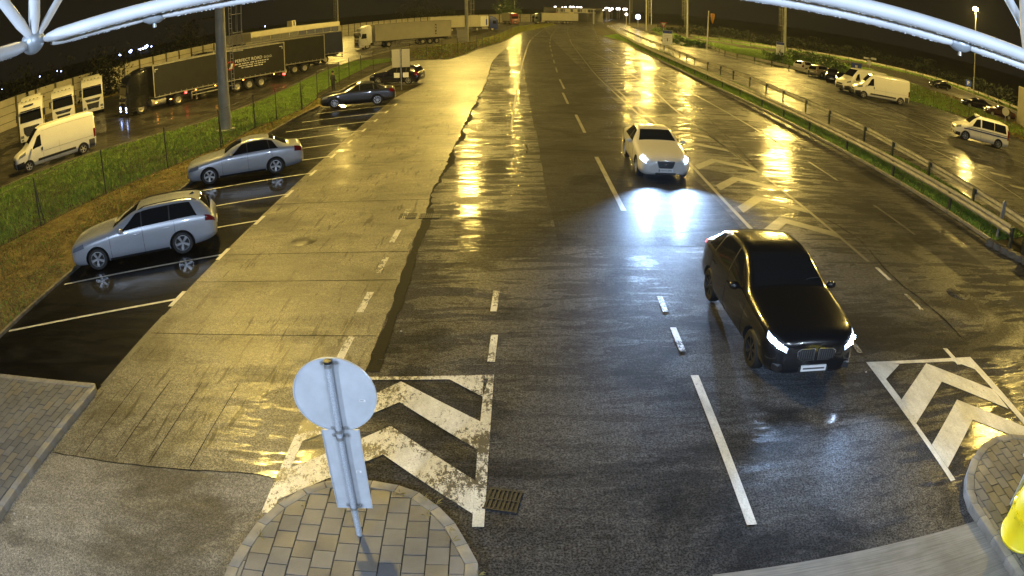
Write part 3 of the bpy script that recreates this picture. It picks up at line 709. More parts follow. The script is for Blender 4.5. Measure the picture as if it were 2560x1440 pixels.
# ================================================================== FENCES
def fence(name, pts, h, label, cat='fence', panel=True, rail=True, group=None, strut_every=3, post_mat='fence_dark', rp=0.035):
    org = Vector((pts[0].x, pts[0].y, 0)); t = empty(name, org, 0, label, cat, group); L = [Vector((p.x, p.y, 0)) - org for p in pts]
    up = Vector((0, 0, 1))
    for i, p in enumerate(L):
        mb = MB(); mb.tube([p, p + up*h], rp, 7)
        if strut_every and i % strut_every == 0:
            d = (L[min(i+1, len(L)-1)] - L[max(i-1, 0)]).normalized(); mb.tube([p + up*(h*0.93), p + d*0.22], rp*0.8, 6)
        mb.build('post', post_mat, t, smooth=50)
    mb = MB()
    for z in ([h-0.06, h*0.66, h*0.33, 0.1] if rail else [h-0.06, 0.15]):
        for i in range(len(L)-1):
            a, b_ = L[i] + up*z, L[i+1] + up*z; mid = (a+b_)/2 - up*0.015; mb.tube([a, mid, b_], 0.004 if z < h-0.1 else 0.010, 4, caps=False)
    mb.build('wire', 'fence_dark', t)
    if panel:
        me = bpy.data.meshes.new('mesh_panel'); vs = []; fs = []; uv = []; s_ = 0
        for i in range(len(L)-1):
            ln = (L[i+1]-L[i]).length; k = len(vs)
            vs += [tuple(L[i] + up*0.06), tuple(L[i+1] + up*0.06), tuple(L[i+1] + up*(h-.06)), tuple(L[i] + up*(h-.06))]; fs.append((k, k+1, k+2, k+3))
            uv += [(s_, 0), (s_+ln, 0), (s_+ln, h-.12), (s_, h-.12)]; s_ += ln
        me.from_pydata(vs, [], fs); ul = me.uv_layers.new(name='UVMap')
        for k, q in enumerate(uv): ul.data[k].uv = q
        link('mesh_panel', me, 'chainlink', t)
    return t
fence('wire_fence', fence_near, 1.95, 'wire mesh fence between the lush grass and the dry verge by the parking bays', rp=0.032)
ff = gp([(794, 246), (822, 232), (850, 222), (880, 214), (893, 209), (905, 196)])
ffar = gp([(1025, 148), (1066, 140), (1105, 136), (1144, 131), (1175, 126), (1192, 121), (1207, 116), (1222, 110), (1237, 104), (1248, 100), (1258, 96), (1268, 90), (1278, 83), (1288, 77), (1296, 71)])
fence('wire_fence', [fp[-1]] + [Vector((-13.9, 51.2)), Vector((-14.0, 55)), Vector((-14.1, 59)), Vector((-14.0, 63.5)), Vector((-13.7, 68)), Vector((-12.9, 73.5))] + [ffar[0]], 2.0, 'wire mesh fence behind the two dark cars', strut_every=0)
fence('wire_fence', ffar, 2.0, 'wire mesh fence curving along the far verge towards the gantry', strut_every=0)
fr = gp([(2236, 213), (2262, 222), (2292, 246), (2333, 263), (2376, 282), (2421, 298), (2460, 318), (2522, 346), (2580, 372)])
fence('wire_fence', fr, 1.5, 'low wire fence behind the parked white vans on the right', strut_every=0, panel=False)
fb = gp([(1780, 98), (1850, 112), (1920, 126), (1990, 138)])
fence('wire_fence', pline(fb, 6), 1.1, 'far low rail fence in front of the back road', strut_every=0, panel=False)

# ================================================================== GUARD RAILS
def guard_rail(pl, label, side=1, hz=0.72, step=4.0, reflect=True):
    org = Vector((pl[0].x, pl[0].y, 0)); t = empty('guard_rail', org, 0, label, 'guard rail', 'steel guard rails')
    L = [Vector((p.x, p.y)) - org.xy for p in pl]
    prof = [(0.0, 0.19), (0.035, 0.175), (0.075, 0.11), (0.075, 0.07), (0.0, 0.025), (0.0, -0.025), (0.075, -0.07), (0.075, -0.11), (0.035, -0.175), (0.0, -0.19)]
    offs = [offset(L, side*(0.09 + d)) for d, z in prof]; mb = MB(); n = len(L); vs = []; fs = []
    for j, (d, z) in enumerate(prof):
        for i in range(n): vs.append((offs[j][i].x, offs[j][i].y, hz + z))
    for j in range(len(prof)-1):
        for i in range(n-1): fs.append((j*n+i, j*n+i+1, (j+1)*n+i+1, (j+1)*n+i))
    mb.add(vs, fs); mb.build('beam', 'galv_dull', t, smooth=60)
    acc = step
    for i in range(n-1):
        if acc >= step:
            acc = 0; an = math.atan2(L[i+1].y-L[i].y, L[i+1].x-L[i].x); mb = MB(); mb.box((L[i].x, L[i].y, 0.42), (0.12, 0.09, 0.86), rz=an)
            o_ = offset(L, side*0.05)[i]; mb.box((o_.x, o_.y, hz), (0.16, 0.10, 0.2), rz=an); mb.build('post', 'fence_dark', t)
        acc += (L[i+1]-L[i]).length
    return t
r1 = pline([Vector((16.55, 16.2)), Vector((16.6, 30)), Vector((16.8, 46)), Vector((17.2, 60)), Vector((17.8, 76)), Vector((18.8, 95)), Vector((20.3, 115)), Vector((22.5, 140)), Vector((25.5, 170)), Vector((29, 205))], 1.0)
guard_rail(r1, 'near steel guard rail on the grassy median, beside the wet main road', side=1)
r2p = [Vector((17.9, 8)), Vector((18.2, 17)), Vector((18.9, 27))] + gp([(2145, 345), (2072, 309), (1957, 254), (1874, 216), (1782, 179), (1736, 162), (1650, 123), (1600, 102), (1550, 77)])
guard_rail(pline(r2p, 1.0), 'far steel guard rail of the median, along the right carriageway', side=-1)
r3p = gp([(2020, 191), (1940, 170), (1875, 155), (1812, 140), (1770, 123), (1700, 108), (1650, 96), (1600, 80), (1575, 72)])
guard_rail(pline(r3p, 1.0), 'guard rail on the outer edge of the right carriageway', side=-1, hz=0.6)
r4p = pline([p + Vector((1.2, 0.6)) for p in bu], 1.5)
guard_rail(r4p, 'distant guard rail behind the back road, below the dark shrubs', side=1, hz=0.6)

# ================================================================== NEAR SIGN ON THE ISLAND (seen from behind)
def pole_spiral(mb, a, b_, r):
    mb.tube([a, b_], r, 16)
sb = G(899, 1337, 0.13); up = Vector((0, 0, 1))
t = empty('road_sign', sb, 0, 'round and rectangular sign backs on a galvanised pole on the left paved island', 'road sign')
zt = topz(818, 908, sb) - sb.z
mb = MB(); mb.tube([(0, 0, 0), (0, 0, zt)], 0.038, 16); 
m, nt, b = new_mat('galv_wet')
vn = N(nt, 'ShaderNodeTexVoronoi'); tc = N(nt, 'ShaderNodeTexCoord'); mp = N(nt, 'ShaderNodeMapping'); mp.inputs['Scale'].default_value = (22, 22, 14)
L_(nt, tc.outputs['Object'], mp.inputs[0]); L_(nt, mp.outputs[0], vn.inputs['Vector'])
L_(nt, ramp(nt, vn.outputs['Distance'], 0.2, (0.34, 0.38, 0.44), 0.7, (0.52, 0.57, 0.64)), b.inputs['Base Color']); b.inputs['Metallic'].default_value = 0.35; b.inputs['Roughness'].default_value = 0.4
bump(nt, b, vn.outputs['Distance'], 0.35, 0.006)
mb.build('pole', 'galv_wet', t, smooth=50)
mb = MB(); mb.lathe([(0.045, zt), (0.045, zt+0.03), (0.0, zt+0.035)], 16); mb.build('pole_cap', 'black_plastic', t, smooth=40)
ya = R(3)
zc = topz(838, 996, sb) - sb.z
def disc_back(name, cz, rad, parent, mat='sign_back', yoff=0.065, rim=0.012):
    q = Matrix.Rotation(ya, 4, 'Z') @ Matrix.Translation((0, yoff, cz)) @ Matrix.Rotation(R(90), 4, 'X')
    mb = MB(); mb.lathe([(0.0, 0), (rad-0.012, 0), (rad-0.010, rim), (rad, rim), (rad+0.002, -0.012), (0.0, -0.012)], 56, T=q); return mb.build(name, mat, parent, smooth=35)
disc_back('round_plate', zc, 0.455, t)
zr1 = topz(850, 1083, sb) - sb.z; zr0 = topz(885, 1277, sb) - sb.z
q = Matrix.Rotation(ya, 4, 'Z')
mb = MB(); hw_ = 0.21; hc = (zr0+zr1)/2; hh = zr1-zr0
mb.box((0, 0.07, hc), (hw_*2, 0.006, hh), T=q)
for sx_ in (-1, 1): mb.box((sx_*hw_, 0.062, hc), (0.008, 0.024, hh+0.012), T=q)
for sz in (-1, 1): mb.box((0, 0.062, hc + sz*hh/2), (hw_*2-.01, 0.024, 0.008), T=q)
mb.build('rectangular_plate', 'sign_back', t, bevel=0.002)
for i, z in enumerate((zc+0.40, zc-0.41, zr1-0.06, zr0+0.05)):
    mb = MB(); mb.lathe([(0.043, -0.02), (0.047, -0.02), (0.047, 0.02), (0.043, 0.02), (0.043, -0.02)], 16, T=Matrix.Translation((0, 0, z)))
    for sx_ in (-1, 1): mb.box((sx_*0.068, 0.045, z), (0.05, 0.012, 0.034), T=q); mb.lathe([(0.0, 0), (0.011, 0), (0.011, 0.014), (0.0, 0.014)], 8, T=Matrix.Translation((sx_*0.075, 0.036, z)) @ Matrix.Rotation(R(90), 4, 'X'))
    mb.build('clamp', 'galv', t, smooth=35)
for (dx, z) in ((0.30, zc-0.06), (0.125, hc-0.02)):
    mb = MB(); mb.box((dx, 0.0665 if z < zc-.2 else 0.052, z), (0.062, 0.002, 0.026), T=q); st_ = mb.build('sticker', 'plate_white', t)
    mb = MB()
    for k, (a, wv) in enumerate(((-0.02, .008), (-.005, .012), (.012, .006))): mb.box((dx+a, 0.0640 if z < zc-.2 else 0.050, z), (wv, 0.0015, 0.014), T=q)
    mb.build('print', 'trim_grey', st_)

# right island: post with a plate seen edge-on, and the yellow plastic bollard hood
rb = G(2528, 1262, 0.13)
t = empty('road_sign', rb, 0, 'steel sign post with slanted grey plate behind the yellow bollard on the right island', 'road sign')
zt2 = topz(2600, 900, rb); q = Matrix.Rotation(R(-38), 4, 'Z')
mb = MB(); mb.tube([(0, 0, 0), (0, 0, 2.3)], 0.035, 14); mb.build('pole', 'galv_wet', t, smooth=50)
mb = MB(); z0 = topz(2541, 1133, rb) - rb.z; mb.box((0, 0.06, z0 + 0.45), (0.34, 0.006, 0.9), T=q); mb.box((-.17, 0.052, z0 + 0.45), (0.008, 0.022, 0.9), T=q); mb.box((.17, 0.052, z0 + 0.45), (0.008, 0.022, 0.9), T=q)
mb.build('plate', 'sign_back', t)
for z in (z0+.12, z0+.8): mb = MB(); mb.box((0, 0.03, z), (0.13, 0.03, 0.03), T=q); mb.build('clamp', 'galv', t)
yb = G(2517, 1280, 0.62) + Vector((0.68, -0.10, -0.48))
t = empty('plastic_bollard', yb, R(20), 'bright yellow plastic traffic bollard hood on the right island', 'traffic bollard')
pts_ = []
mb = MB(); prof = [(0.55, 0), (0.56, 0.03), (0.54, 0.05), (0.54, 0.35), (0.52, 0.60), (0.45, 0.80), (0.33, 0.93), (0.15, 1.0), (0.0, 1.01)]
mb.lathe(prof, 40, T=Matrix.Diagonal((1.0, 0.8, 1.0, 1))); mb.build('shell', 'yellow_plastic', t, smooth=45)
mb = MB(); mb.lathe([(0.535, 0.42), (0.56, 0.44), (0.56, 0.48), (0.53, 0.50)], 40, T=Matrix.Diagonal((1.0, 0.8, 1.0, 1)))
for k in range(14): a = 2*PI*k/14; mb.box((0.545*math.cos(a), 0.436*math.sin(a), 0.46), (0.04, 0.05, 0.10), rz=a)
mb.build('rim_ribs', 'yellow_plastic', t, bevel=0.004)

# drain grates and manhole covers
def drain(px, py, w_, d_, rz, label, z=0.012):
    c_ = G(px, py); t = empty('drain_grate', (c_.x, c_.y, z), rz, label, 'drain grate')
    mb = MB(); mb.poly([(-w_/2, -d_/2), (w_/2, -d_/2), (w_/2, d_/2), (-w_/2, d_/2)], -0.004); mb.build('pit', 'ink', t)
    mb = MB(); n = int(w_/0.055)
    for k in range(n): mb.box((-w_/2 + (k+.5)*w_/n, 0, 0.004), (w_/n*0.5, d_, 0.012))
    for yy in (-d_/2, 0, d_/2): mb.box((0, yy, 0.004), (w_, 0.028, 0.014))
    mb.build('bars', 'iron', t); return t
drain(1258, 1253, 0.46, 0.40, R(-12), 'black iron drain grate beside the foot of the white hatched marking')
drain(1075, 541, 0.6, 0.4, 0, 'small iron drain grate on the seam of the concrete lane')
drain(1020, 541, 0.5, 0.4, 0, 'wet iron drain cover on the dashed line of the concrete lane')
for px, py, lb_ in ((760, 603, 'round iron manhole cover in the left concrete lane'), (2395, 735, 'faint round manhole cover on the right side of the main road')):
    c_ = G(px, py); mb = MB(); mb.lathe([(0.0, 0.012), (0.29, 0.012), (0.30, 0.004), (0.36, 0.004), (0.37, 0.0)], 32)
    for k in range(5): mb.box((0, -0.2+0.1*k, 0.013), (0.42*math.cos((k-2)*.5), 0.03, 0.003))
    o = mb.build('manhole_cover', 'iron' if px < 1000 else 'asphalt', None, smooth=40); o.location = (c_.x, c_.y, 0.006); tag(o, lb_, 'manhole cover')

# ================================================================== GRASS (nobody could count the blades)
def in_poly(px, py, poly):
    ins = np.zeros(len(px), bool); n = len(poly)
    for i in range(n):
        x1, y1 = poly[i]; x2, y2 = poly[(i+1) % n]
        c_ = ((y1 > py) != (y2 > py)) & (px < (x2-x1)*(py-y1)/((y2-y1)+1e-12) + x1); ins ^= c_
    return ins
def scatter(poly, n):
    xs = [p[0] for p in poly]; ys = [p[1] for p in poly]; x = rng.uniform(min(xs), max(xs), n*3); y = rng.uniform(min(ys), max(ys), n*3)
    k = in_poly(x, y, poly); return x[k][:n], y[k][:n]
def grass(name, poly, n, h, wd, mat, lean=0.5, z=0.0, clump=0.0):
    x, y = scatter(poly, n); n = len(x)
    if clump:
        k = rng.uniform(0, 1, n) < (0.5 + 0.5*np.sin(x*1.9+1.3*np.sin(y*1.1))*np.sin(y*1.6+np.sin(x*0.9)*1.5))*clump + (1-clump); x, y = x[k], y[k]; n = len(x)
    a = rng.uniform(0, 2*PI, n); hh = h*rng.uniform(0.45, 1.25, n)*(0.8+0.35*np.sin(x*.8)*np.sin(y*.7)); ww = wd*rng.uniform(0.6, 1.4, n); lx = rng.normal(0, lean, n)*hh; ly = rng.normal(0, lean, n)*hh
    dx, dy = np.cos(a)*ww/2, np.sin(a)*ww/2; V = np.zeros((n, 5, 3))
    V[:, 0] = np.stack([x-dx, y-dy, np.full(n, z)], 1); V[:, 1] = np.stack([x+dx, y+dy, np.full(n, z)], 1)
    V[:, 2] = np.stack([x+dx*.8+lx*.35, y+dy*.8+ly*.35, z+hh*.6], 1); V[:, 3] = np.stack([x-dx*.8+lx*.35, y-dy*.8+ly*.35, z+hh*.6], 1)
    V[:, 4] = np.stack([x+lx, y+ly, z+hh], 1)
    base = (np.arange(n)*5)[:, None]; me = bpy.data.meshes.new(name); me.vertices.add(n*5); me.vertices.foreach_set('co', V.reshape(-1))
    quads_ = (base + np.array([0, 1, 2, 3])).reshape(-1); tris = (base + np.array([3, 2, 4])).reshape(-1)
    li = np.concatenate([quads_, tris]); me.loops.add(len(li)); me.loops.foreach_set('vertex_index', li)
    ls = np.concatenate([np.arange(n)*4, n*4 + np.arange(n)*3]); me.polygons.add(2*n); me.polygons.foreach_set('loop_start', ls); me.update(calc_edges=True)
    o = link(name, me, mat); o['kind'] = 'stuff'; return o
lush = [(p.x-.1, p.y) for p in fl if p.y > 6] + [(-14.5, 49.5), (-15, 60), (-15.2, 74), (-12, 82)] + [(p.x+.15, p.y) for p in lk[::-1] if 8 < p.y < 84]
near_l = [q for q in lush]
grass('grass', near_l, 95000, 0.17, 0.03, 'grass_lush', 0.45)
dry = [(p.x+.1, p.y) for p in fl if p.y > 6] + [(-12.75, 44.5), (-12.75, 33), (-12.75, 24), (-12.6, 15), (-12.45, 9.2), (-15.5, 9.2)]
grass('grass', dry, 60000, 0.07, 0.03, 'grass_dry', 1.1, clump=0.75)
grass('grass', dry, 9000, 0.10, 0.025, 'grass_lush', 0.7, clump=0.9)
grass('grass', [(-12.2, 44.2), (-10.5, 45.9), (-8.6, 48.1), (-7.9, 46.1), (-7.85, 44.2)], 2500, 0.09, 0.03, 'grass_dry', 1.0)
grass('grass', [(-12.2, 44.2), (-10.5, 45.9), (-8.6, 48.1), (-7.9, 46.1), (-7.85, 44.2)], 900, 0.12, 0.03, 'grass_lush', 1.0)
med = [(p.x+.25, p.y) for p in kerbR if 14.2 < p.y < 60] + [(p.x-.15, p.y) for p in rl[::-1] if 14 < p.y < 60]
grass('grass', med, 32000, 0.17, 0.035, 'grass_lush', 0.6)
med2 = [(p.x+.25, p.y) for p in kerbR if 58 < p.y < 145] + [(p.x-.15, p.y) for p in rl[::-1] if 58 < p.y < 160]
grass('grass', med2, 16000, 0.2, 0.09, 'grass_lush', 0.6)
farL = [(q.x, q.y) for q in gp([(1040, 148), (1120, 147), (1163, 136), (1195, 121), (1248, 106), (1270, 97), (1300, 82), (1392, 62), (1380, 57), (1290, 66), (1240, 88), (1180, 105), (1100, 113), (1000, 130)])]
grass('grass', farL, 14000, 0.22, 0.09, 'grass_dry', 0.7); grass('grass', farL, 6000, 0.25, 0.09, 'grass_lush', 0.7)
gR = [(38, 70), (35.9, 86), (33.8, 95), (33.5, 103), (35, 117), (34, 143), (37, 175), (47, 200)] + [(p.x, p.y) for p in bl if p.y > 40]
grass('grass', gR, 42000, 0.3, 0.10, 'grass_lush', 0.7)
gR2 = [(45.5, 60), (52, 76), (60, 92), (70, 66), (75, 45), (60, 30), (50, 28), (46, 45)]
grass('grass', gR2, 16000, 0.25, 0.09, 'grass_dry', 0.7)
lawn = [(p.x+1.5, p.y) for p in bu if p.y > 30]; lawn2 = [(p.x+14, p.y+10) for p in bu[::-1] if p.y > 30]
grass('grass', lawn + lawn2, 22000, 0.4, 0.14, 'grass_lush', 0.7)
far_wall = [(-56, 62), (-54, 95), (-50, 130), (-48, 130), (-51, 95), (-54, 62)]
grass('grass', far_wall, 5000, 0.2, 0.08, 'grass_dry', 0.7)
# weeds in the island joints
wx = []
for p in ((690, 985+0), (1060, 1250), (1000, 1236), (1065, 1290), (1122, 1325), (1195, 1440), (760, 1265), (905, 1262), (650, 1345), (1130, 1355), (1090, 1262)):
    q = G(*p, .13); wx.append((q.x, q.y))
mbw = MB()
for x, y in wx:
    for k in range(9):
        a = random.uniform(0, 2*PI); l_ = random.uniform(.04, .12); hz = random.uniform(.015, .06)
        mbw.add([(x, y, .135), (x+math.cos(a)*l_, y+math.sin(a)*l_, .135+hz), (x+math.cos(a+.12)*l_*.6, y+math.sin(a+.12)*l_*.6, .135+hz*.8)], [(0, 1, 2)])
o = mbw.build('weeds', 'grass_dry'); o['kind'] = 'stuff'

# ================================================================== TREES AND SHRUBS
def leaf_cloud(mb, c, rad, n, size, flat=0.8, seed=0):
    r_ = np.random.default_rng(seed); k = 0
    cl = r_.normal(0, 0.45, (max(5, n//45), 3))
    for i in range(n):
        q = cl[i % len(cl)] + r_.normal(0, 0.17, 3); q = np.clip(q, -1.05, 1.05)
        p = Vector((c[0]+q[0]*rad, c[1]+q[1]*rad, max(0.03, c[2]+q[2]*rad*flat)))
        u = Vector(r_.normal(0, 1, 3)).normalized(); v = u.cross(Vector(r_.normal(0, 1, 3))).normalized(); s_ = size*r_.uniform(0.6, 1.5)
        mb.add([p-u*s_, p+v*s_*.5, p+u*s_, p-v*s_*.5], [(0, 1, 2, 3)])
def tree(base, h, rad, label, n=700, mat='leaf_dark', size=0.28, seed=1, group=None, trunk=0.18, cat='tree'):
    t = empty('tree', base, 0, label, cat, group); r_ = random.Random(seed)
    mb = MB(); mb.tube([(0, 0, 0), (r_.uniform(-.1, .1), 0, h*.35), (r_.uniform(-.3, .3), r_.uniform(-.2, .2), h*.75)], [trunk, trunk*.75, trunk*.3], 8)
    for k in range(6):
        a = r_.uniform(0, 2*PI); z = h*r_.uniform(.3, .6); mb.tube([(0, 0, z), (math.cos(a)*rad*.4, math.sin(a)*rad*.4, z+h*.12), (math.cos(a)*rad*.75, math.sin(a)*rad*.75, z+h*.22)], [trunk*.4, trunk*.25, trunk*.1], 5)
    mb.build('trunk', 'bark', t, smooth=60)
    mb = MB(); leaf_cloud(mb, (0, 0, h-rad*.95), rad, n, size, 1.05, seed); mb.build('crown', mat, t); return t
def shrub(base, h, rad, label, n=260, mat='leaf', size=0.16, seed=1, group=None, flat=0.8):
    t = empty('shrub', base, 0, label, 'shrub', group); mb = MB()
    for k in range(5): a = 2*PI*k/5; mb.tube([(0, 0, 0), (math.cos(a)*rad*.4, math.sin(a)*rad*.4, h*.6)], [.03, .012], 5)
    mb.build('stem', 'bark', t); mb = MB(); leaf_cloud(mb, (0, 0, h*.5), rad, n, size, h*.55/rad, seed); mb.build('foliage', mat, t); return t
tb = G(1272, 62); tree(Vector((-1.2, 275, 0)), topz(1270, 1, Vector((-1.2, 275, 0))), 5.6, 'bushy green tree rising behind the far end of the noise barrier', 2600, 'leaf', 0.34, 5)
for i, (px, d, yt, rad) in enumerate(((400, 130, 112, 7), (250, 100, 120, 6), (1110, 300, 22, 6), (1075, 260, 12, 7), (60, 95, 175, 6), (1030, 280, 2, 8), (480, 150, 62, 7))):
    r_ = ray(px, 200); az = math.atan2(r_.x, r_.y); b_ = Vector((d*math.sin(az), d*math.cos(az), 0)); h_ = max(5.5, topz(px, yt, b_))
    nm = ('dark tree behind the barrier above the dark lorry cab', 'dark tree behind the barrier above the white tractors', 'low dark tree behind the barrier near the thin mast', 'tall dim tree behind the barrier beside the lighting mast', 'dark tree behind the barrier in the left corner', 'broad dim tree behind the barrier over the beige trailer', 'dark tree behind the barrier left of the caged mast')[i]
    tree(b_, h_, rad*.8, nm, 2600, 'leaf_dark', 0.26, 20+i, 'dark trees behind the noise barrier')
lab = ['beside the back road behind the %s' % s_ for s_ in ('yield sign', 'tall white pole', 'small far post', 'left notice board', 'right notice board', 'white hatchback', 'estate car', 'white vans', 'blue sign', 'forked sign', 'distant dark car', 'parking sign', 'street lamp', 'far dark cars', 'red car', 'beige cabin')]
bu_px = [(1600, 76), (1715, 90), (1850, 108), (2013, 130), (2132, 150), (2300, 188), (2408, 222), (2548, 278)]
hp = [(1700, 70), (1770, 78), (1840, 88), (1905, 98), (1965, 108), (2020, 118), (2075, 128), (2125, 140), (2175, 150), (2225, 162), (2275, 178), (2325, 190), (2380, 208), (2430, 224), (2480, 244), (2535, 262)]
for i, (px, py) in enumerate(hp):
    yb = min(bu_px, key=lambda q: abs(q[0]-px)); yb = float(np.interp(px, [q[0] for q in bu_px], [q[1] for q in bu_px])); b_ = G(px, yb-5); hh = max(1.8, topz(px, yb-24-7*(i % 3)-(6 if px > 2200 else 0), b_)); shrub(b_, min(hh, 5.5), 4.6 if i > 6 else 6.2, 'dark wild shrub ' + lab[i], 800, 'leaf_dark', 0.30, 40+i, 'wild shrubs beyond the back road')
for i, (px, py, h_, rad, l_) in enumerate(((1935, 164, 1.9, 2.2, 'leafy green shrub left of the right notice board'), (1985, 158, 2.2, 2.4, 'leafy green shrub right of the right notice board'), (2020, 163, 2.2, 2.3, 'leafy green shrub behind the white hatchback'), (2055, 172, 2.0, 2.2, 'leafy green shrub behind the estate car'), (2092, 186, 1.8, 2.0, 'leafy green shrub behind the dark parked cars'),
        (1692, 113, 1.6, 2.6, 'dark green shrub just right of the left notice board'), (1725, 118, 1.5, 2.6, 'dark green shrub between the left notice board and the tall pole'), (1750, 121, 1.3, 2.2, 'low green shrub at the foot of the tall white pole'), (1640, 88, 1.8, 3.0, 'dim shrub behind the outer guard rail'))):
    b_ = G(px, py); d_ = Vector((b_.x, b_.y)).normalized(); shrub(b_ + Vector((d_.x, d_.y, 0))*3.2, h_, rad, l_, 900 if i < 5 else 420, 'leaf', 0.13 if i < 5 else 0.2, 60+i, 'green shrubs along the right carriageway')

# ================================================================== WHITE TUBE CANOPY overhead, right in front of the camera
NL = P(82, 103, 3.1)
def end(px, py, d): return P(px, py, d)
t = empty('canopy_truss', NL, 0, 'white tubular space-frame of the canopy crossing the top of the view', 'canopy truss'); to = Vector(NL)
def truss_tube(a, b_, r, name='tube', drops=True, cone=True):
    a, b_ = a-to, b_-to; mb = MB(); d = (b_-a).normalized(); ln = (b_-a).length; n = 20
    mb.tube([a, a+d*.02, a+d*0.09, b_-d*0.09, b_-d*.02, b_] if cone else [a, b_], [r*.45, r*.7, r, r, r*.7, r*.45] if cone else r, 20)
    if drops:
        k = int(ln/0.011)
        for i in range(k):
            if random.random() < 0.62:
                q = a + d*(0.12 + (ln-.24)*(i+random.random()*.6)/k) + Vector((0, 0, -r+.001)) + Vector((0, random.uniform(-.006, .002), 0)); mb.ball(q, random.uniform(.002, .0045), 4, sc=(1, 1, 1.1))
    return mb.build(name, 'pipe_white', t, smooth=45)
mb = MB(); mb.ball((0, 0, 0), 0.062, 14); 
node = mb.build('ball_node', 'pipe_node', t, smooth=60)
NR = P(2640, 205, 3.1)
mb = MB(); mb.ball(NR-to, 0.062, 14); mb.build('ball_node', 'pipe_node', t, smooth=60)
aL = P(112, 96, 3.08); aR = P(2610, 158, 3.0)
aM = aL.lerp(aR, .5) + Vector((0, 0, .028)); truss_tube(aL, aM, 0.029); truss_tube(aM, aR, 0.029)
bL, bR = P(128, 108, 3.16), P(2640, 196, 3.16)
bM = bL.lerp(bR, .5) + Vector((0, 0, .028)); j1 = bL.lerp(bM, 0.29); j2 = bM.lerp(bR, 0.71)
truss_tube(bL, j1, 0.019); truss_tube(j1, bM, 0.022); truss_tube(bM, j2, 0.022); truss_tube(j2, bR, 0.019)
for j in (j1, j2):
    mb = MB(); d = (bR-bL).normalized(); q = j-to; mb.tube([q-d*.05, q-d*.02, q+d*.02, q+d*.05], [.022, .034, .034, .022], 14); mb.tube([q+Vector((0, 0, -.03)), q+Vector((0, 0, -.05))], .008, 8); mb.build('joint_sleeve', 'pipe_node', t, smooth=45)
truss_tube(P(68, 114, 3.08), P(-120, 178, 2.7), 0.032)
truss_tube(P(76, 92, 3.06), P(-40, -60, 3.0), 0.027, drops=False); truss_tube(P(86, 88, 3.06), P(90, -120, 3.3), 0.031, drops=False); truss_tube(P(95, 90, 3.06), P(205, -95, 3.5), 0.021, drops=False)
truss_tube(P(2585, 118, 3.0), P(2478, -75, 3.1), 0.024, drops=False)
truss_tube(P(2566, 135, 2.9), P(2556, -80, 3.0), 0.030, drops=False)
# canopy light fittings behind and beside the camera (they light the toll plaza cold white)
COLD = (0.66, 0.80, 1.0)
for i, (x, y, pw) in enumerate(((-7.5, -4.2, 1500), (-1.6, -4.6, 1000), (4.6, -4.2, 1000), (10.0, -4.5, 500))):
    z = 6.9; f = empty('canopy_light', (x, y, z), 0, ('cold white canopy floodlight over the left pavement', 'cold white canopy floodlight above the left island', 'cold white canopy floodlight above the toll lane', 'cold white canopy floodlight above the right island')[i], 'floodlight', 'canopy floodlights')
    q = Matrix.Rotation(R(35), 4, 'X')
    mb = MB(); mb.box((0, 0, 0.04), (0.5, 0.34, 0.1), T=q); mb.build('housing', 'galv', f, bevel=.01)
    mb = MB(); mb.box((0, 0, -0.018), (0.44, 0.28, 0.01), T=q); mb.build('lens', 'em_cold', f)
    d = bpy.data.lights.new('floodlight', 'AREA'); d.shape = 'RECTANGLE'; d.size = 0.45; d.size_y = 0.3; d.energy = pw; d.color = COLD
    o = bpy.data.objects.new('floodlight', d); C.objects.link(o); o.parent = f; o.location = (0, 0.02, -0.05); o.rotation_euler = (R(50), 0, 0)

# ================================================================== SIGNS, POLES, BUILDINGS
simple('sign_back_warm', (0.34, 0.33, 0.27), 0.5, metal=0.1)
def board(p1, p2, ztop, zbot, label, cat, mats, rows=6, back=False, pole_r=0.04, group=None):
    a, b_ = p1, p2; org = (a+b_)/2; org.z = 0; an = math.atan2(b_.y-a.y, b_.x-a.x); wd = (b_-a).length
    t = empty('notice_board', org, an, label, cat, group)
    for s_ in (-1, 1):
        mb = MB(); mb.tube([(s_*wd*.40, 0.04, 0), (s_*wd*.40, 0.04, ztop)], pole_r, 8); mb.build('post', 'galv', t, smooth=50)
    mb = MB(); mb.box((0, 0, (ztop+zbot)/2), (wd, 0.03, ztop-zbot)); pl_ = mb.build('plate', 'reflective', t)
    if not back:
        hh = ztop-zbot; mb = MB(); mb.box((0, -0.018, ztop-hh*.11), (wd*.98, 0.004, hh*.2)); mb.build('header', mats[1], pl_)
        mb = MB()
        for k in range(6): mb.box((random.uniform(-.05, .05), -0.019, zbot+hh*(.08+.115*k)), (wd*random.uniform(.6, .9), 0.004, hh*.012))
        mb.box((0, -0.020, zbot+hh*.35), (wd*.09, 0.004, hh*.2))
        for k in range(5): mb.box((-wd*.38+k*wd*.17, -0.022, ztop-hh*.07), (wd*.11, 0.003, hh*.035))
        mb.build('print', 'trim_grey', pl_)
    return t
p1, p2 = G(1659, 138), G(1677, 139.5); zt_ = topz(1668, 76, (p1+p2)/2); zb_ = topz(1668, 112, (p1+p2)/2)
ex = (p2-p1)*0.18; board(p1-ex, p2+ex, zt_, zb_, 'white notice board with blue header on two posts, under the yield sign', 'notice board', ('sign_white', 'sign_blue'), group='notice boards on the median')
p1, p2 = G(1941, 161), G(1957, 163); zt_ = topz(1950, 105, (p1+p2)/2); zb_ = topz(1950, 139, (p1+p2)/2); ex = (p2-p1)*0.12
board(p1-ex, p2+ex, zt_, zb_, 'white notice board with blue header in front of the thick mast and shrubs', 'notice board', ('sign_white', 'sign_blue'), group='notice boards on the median')
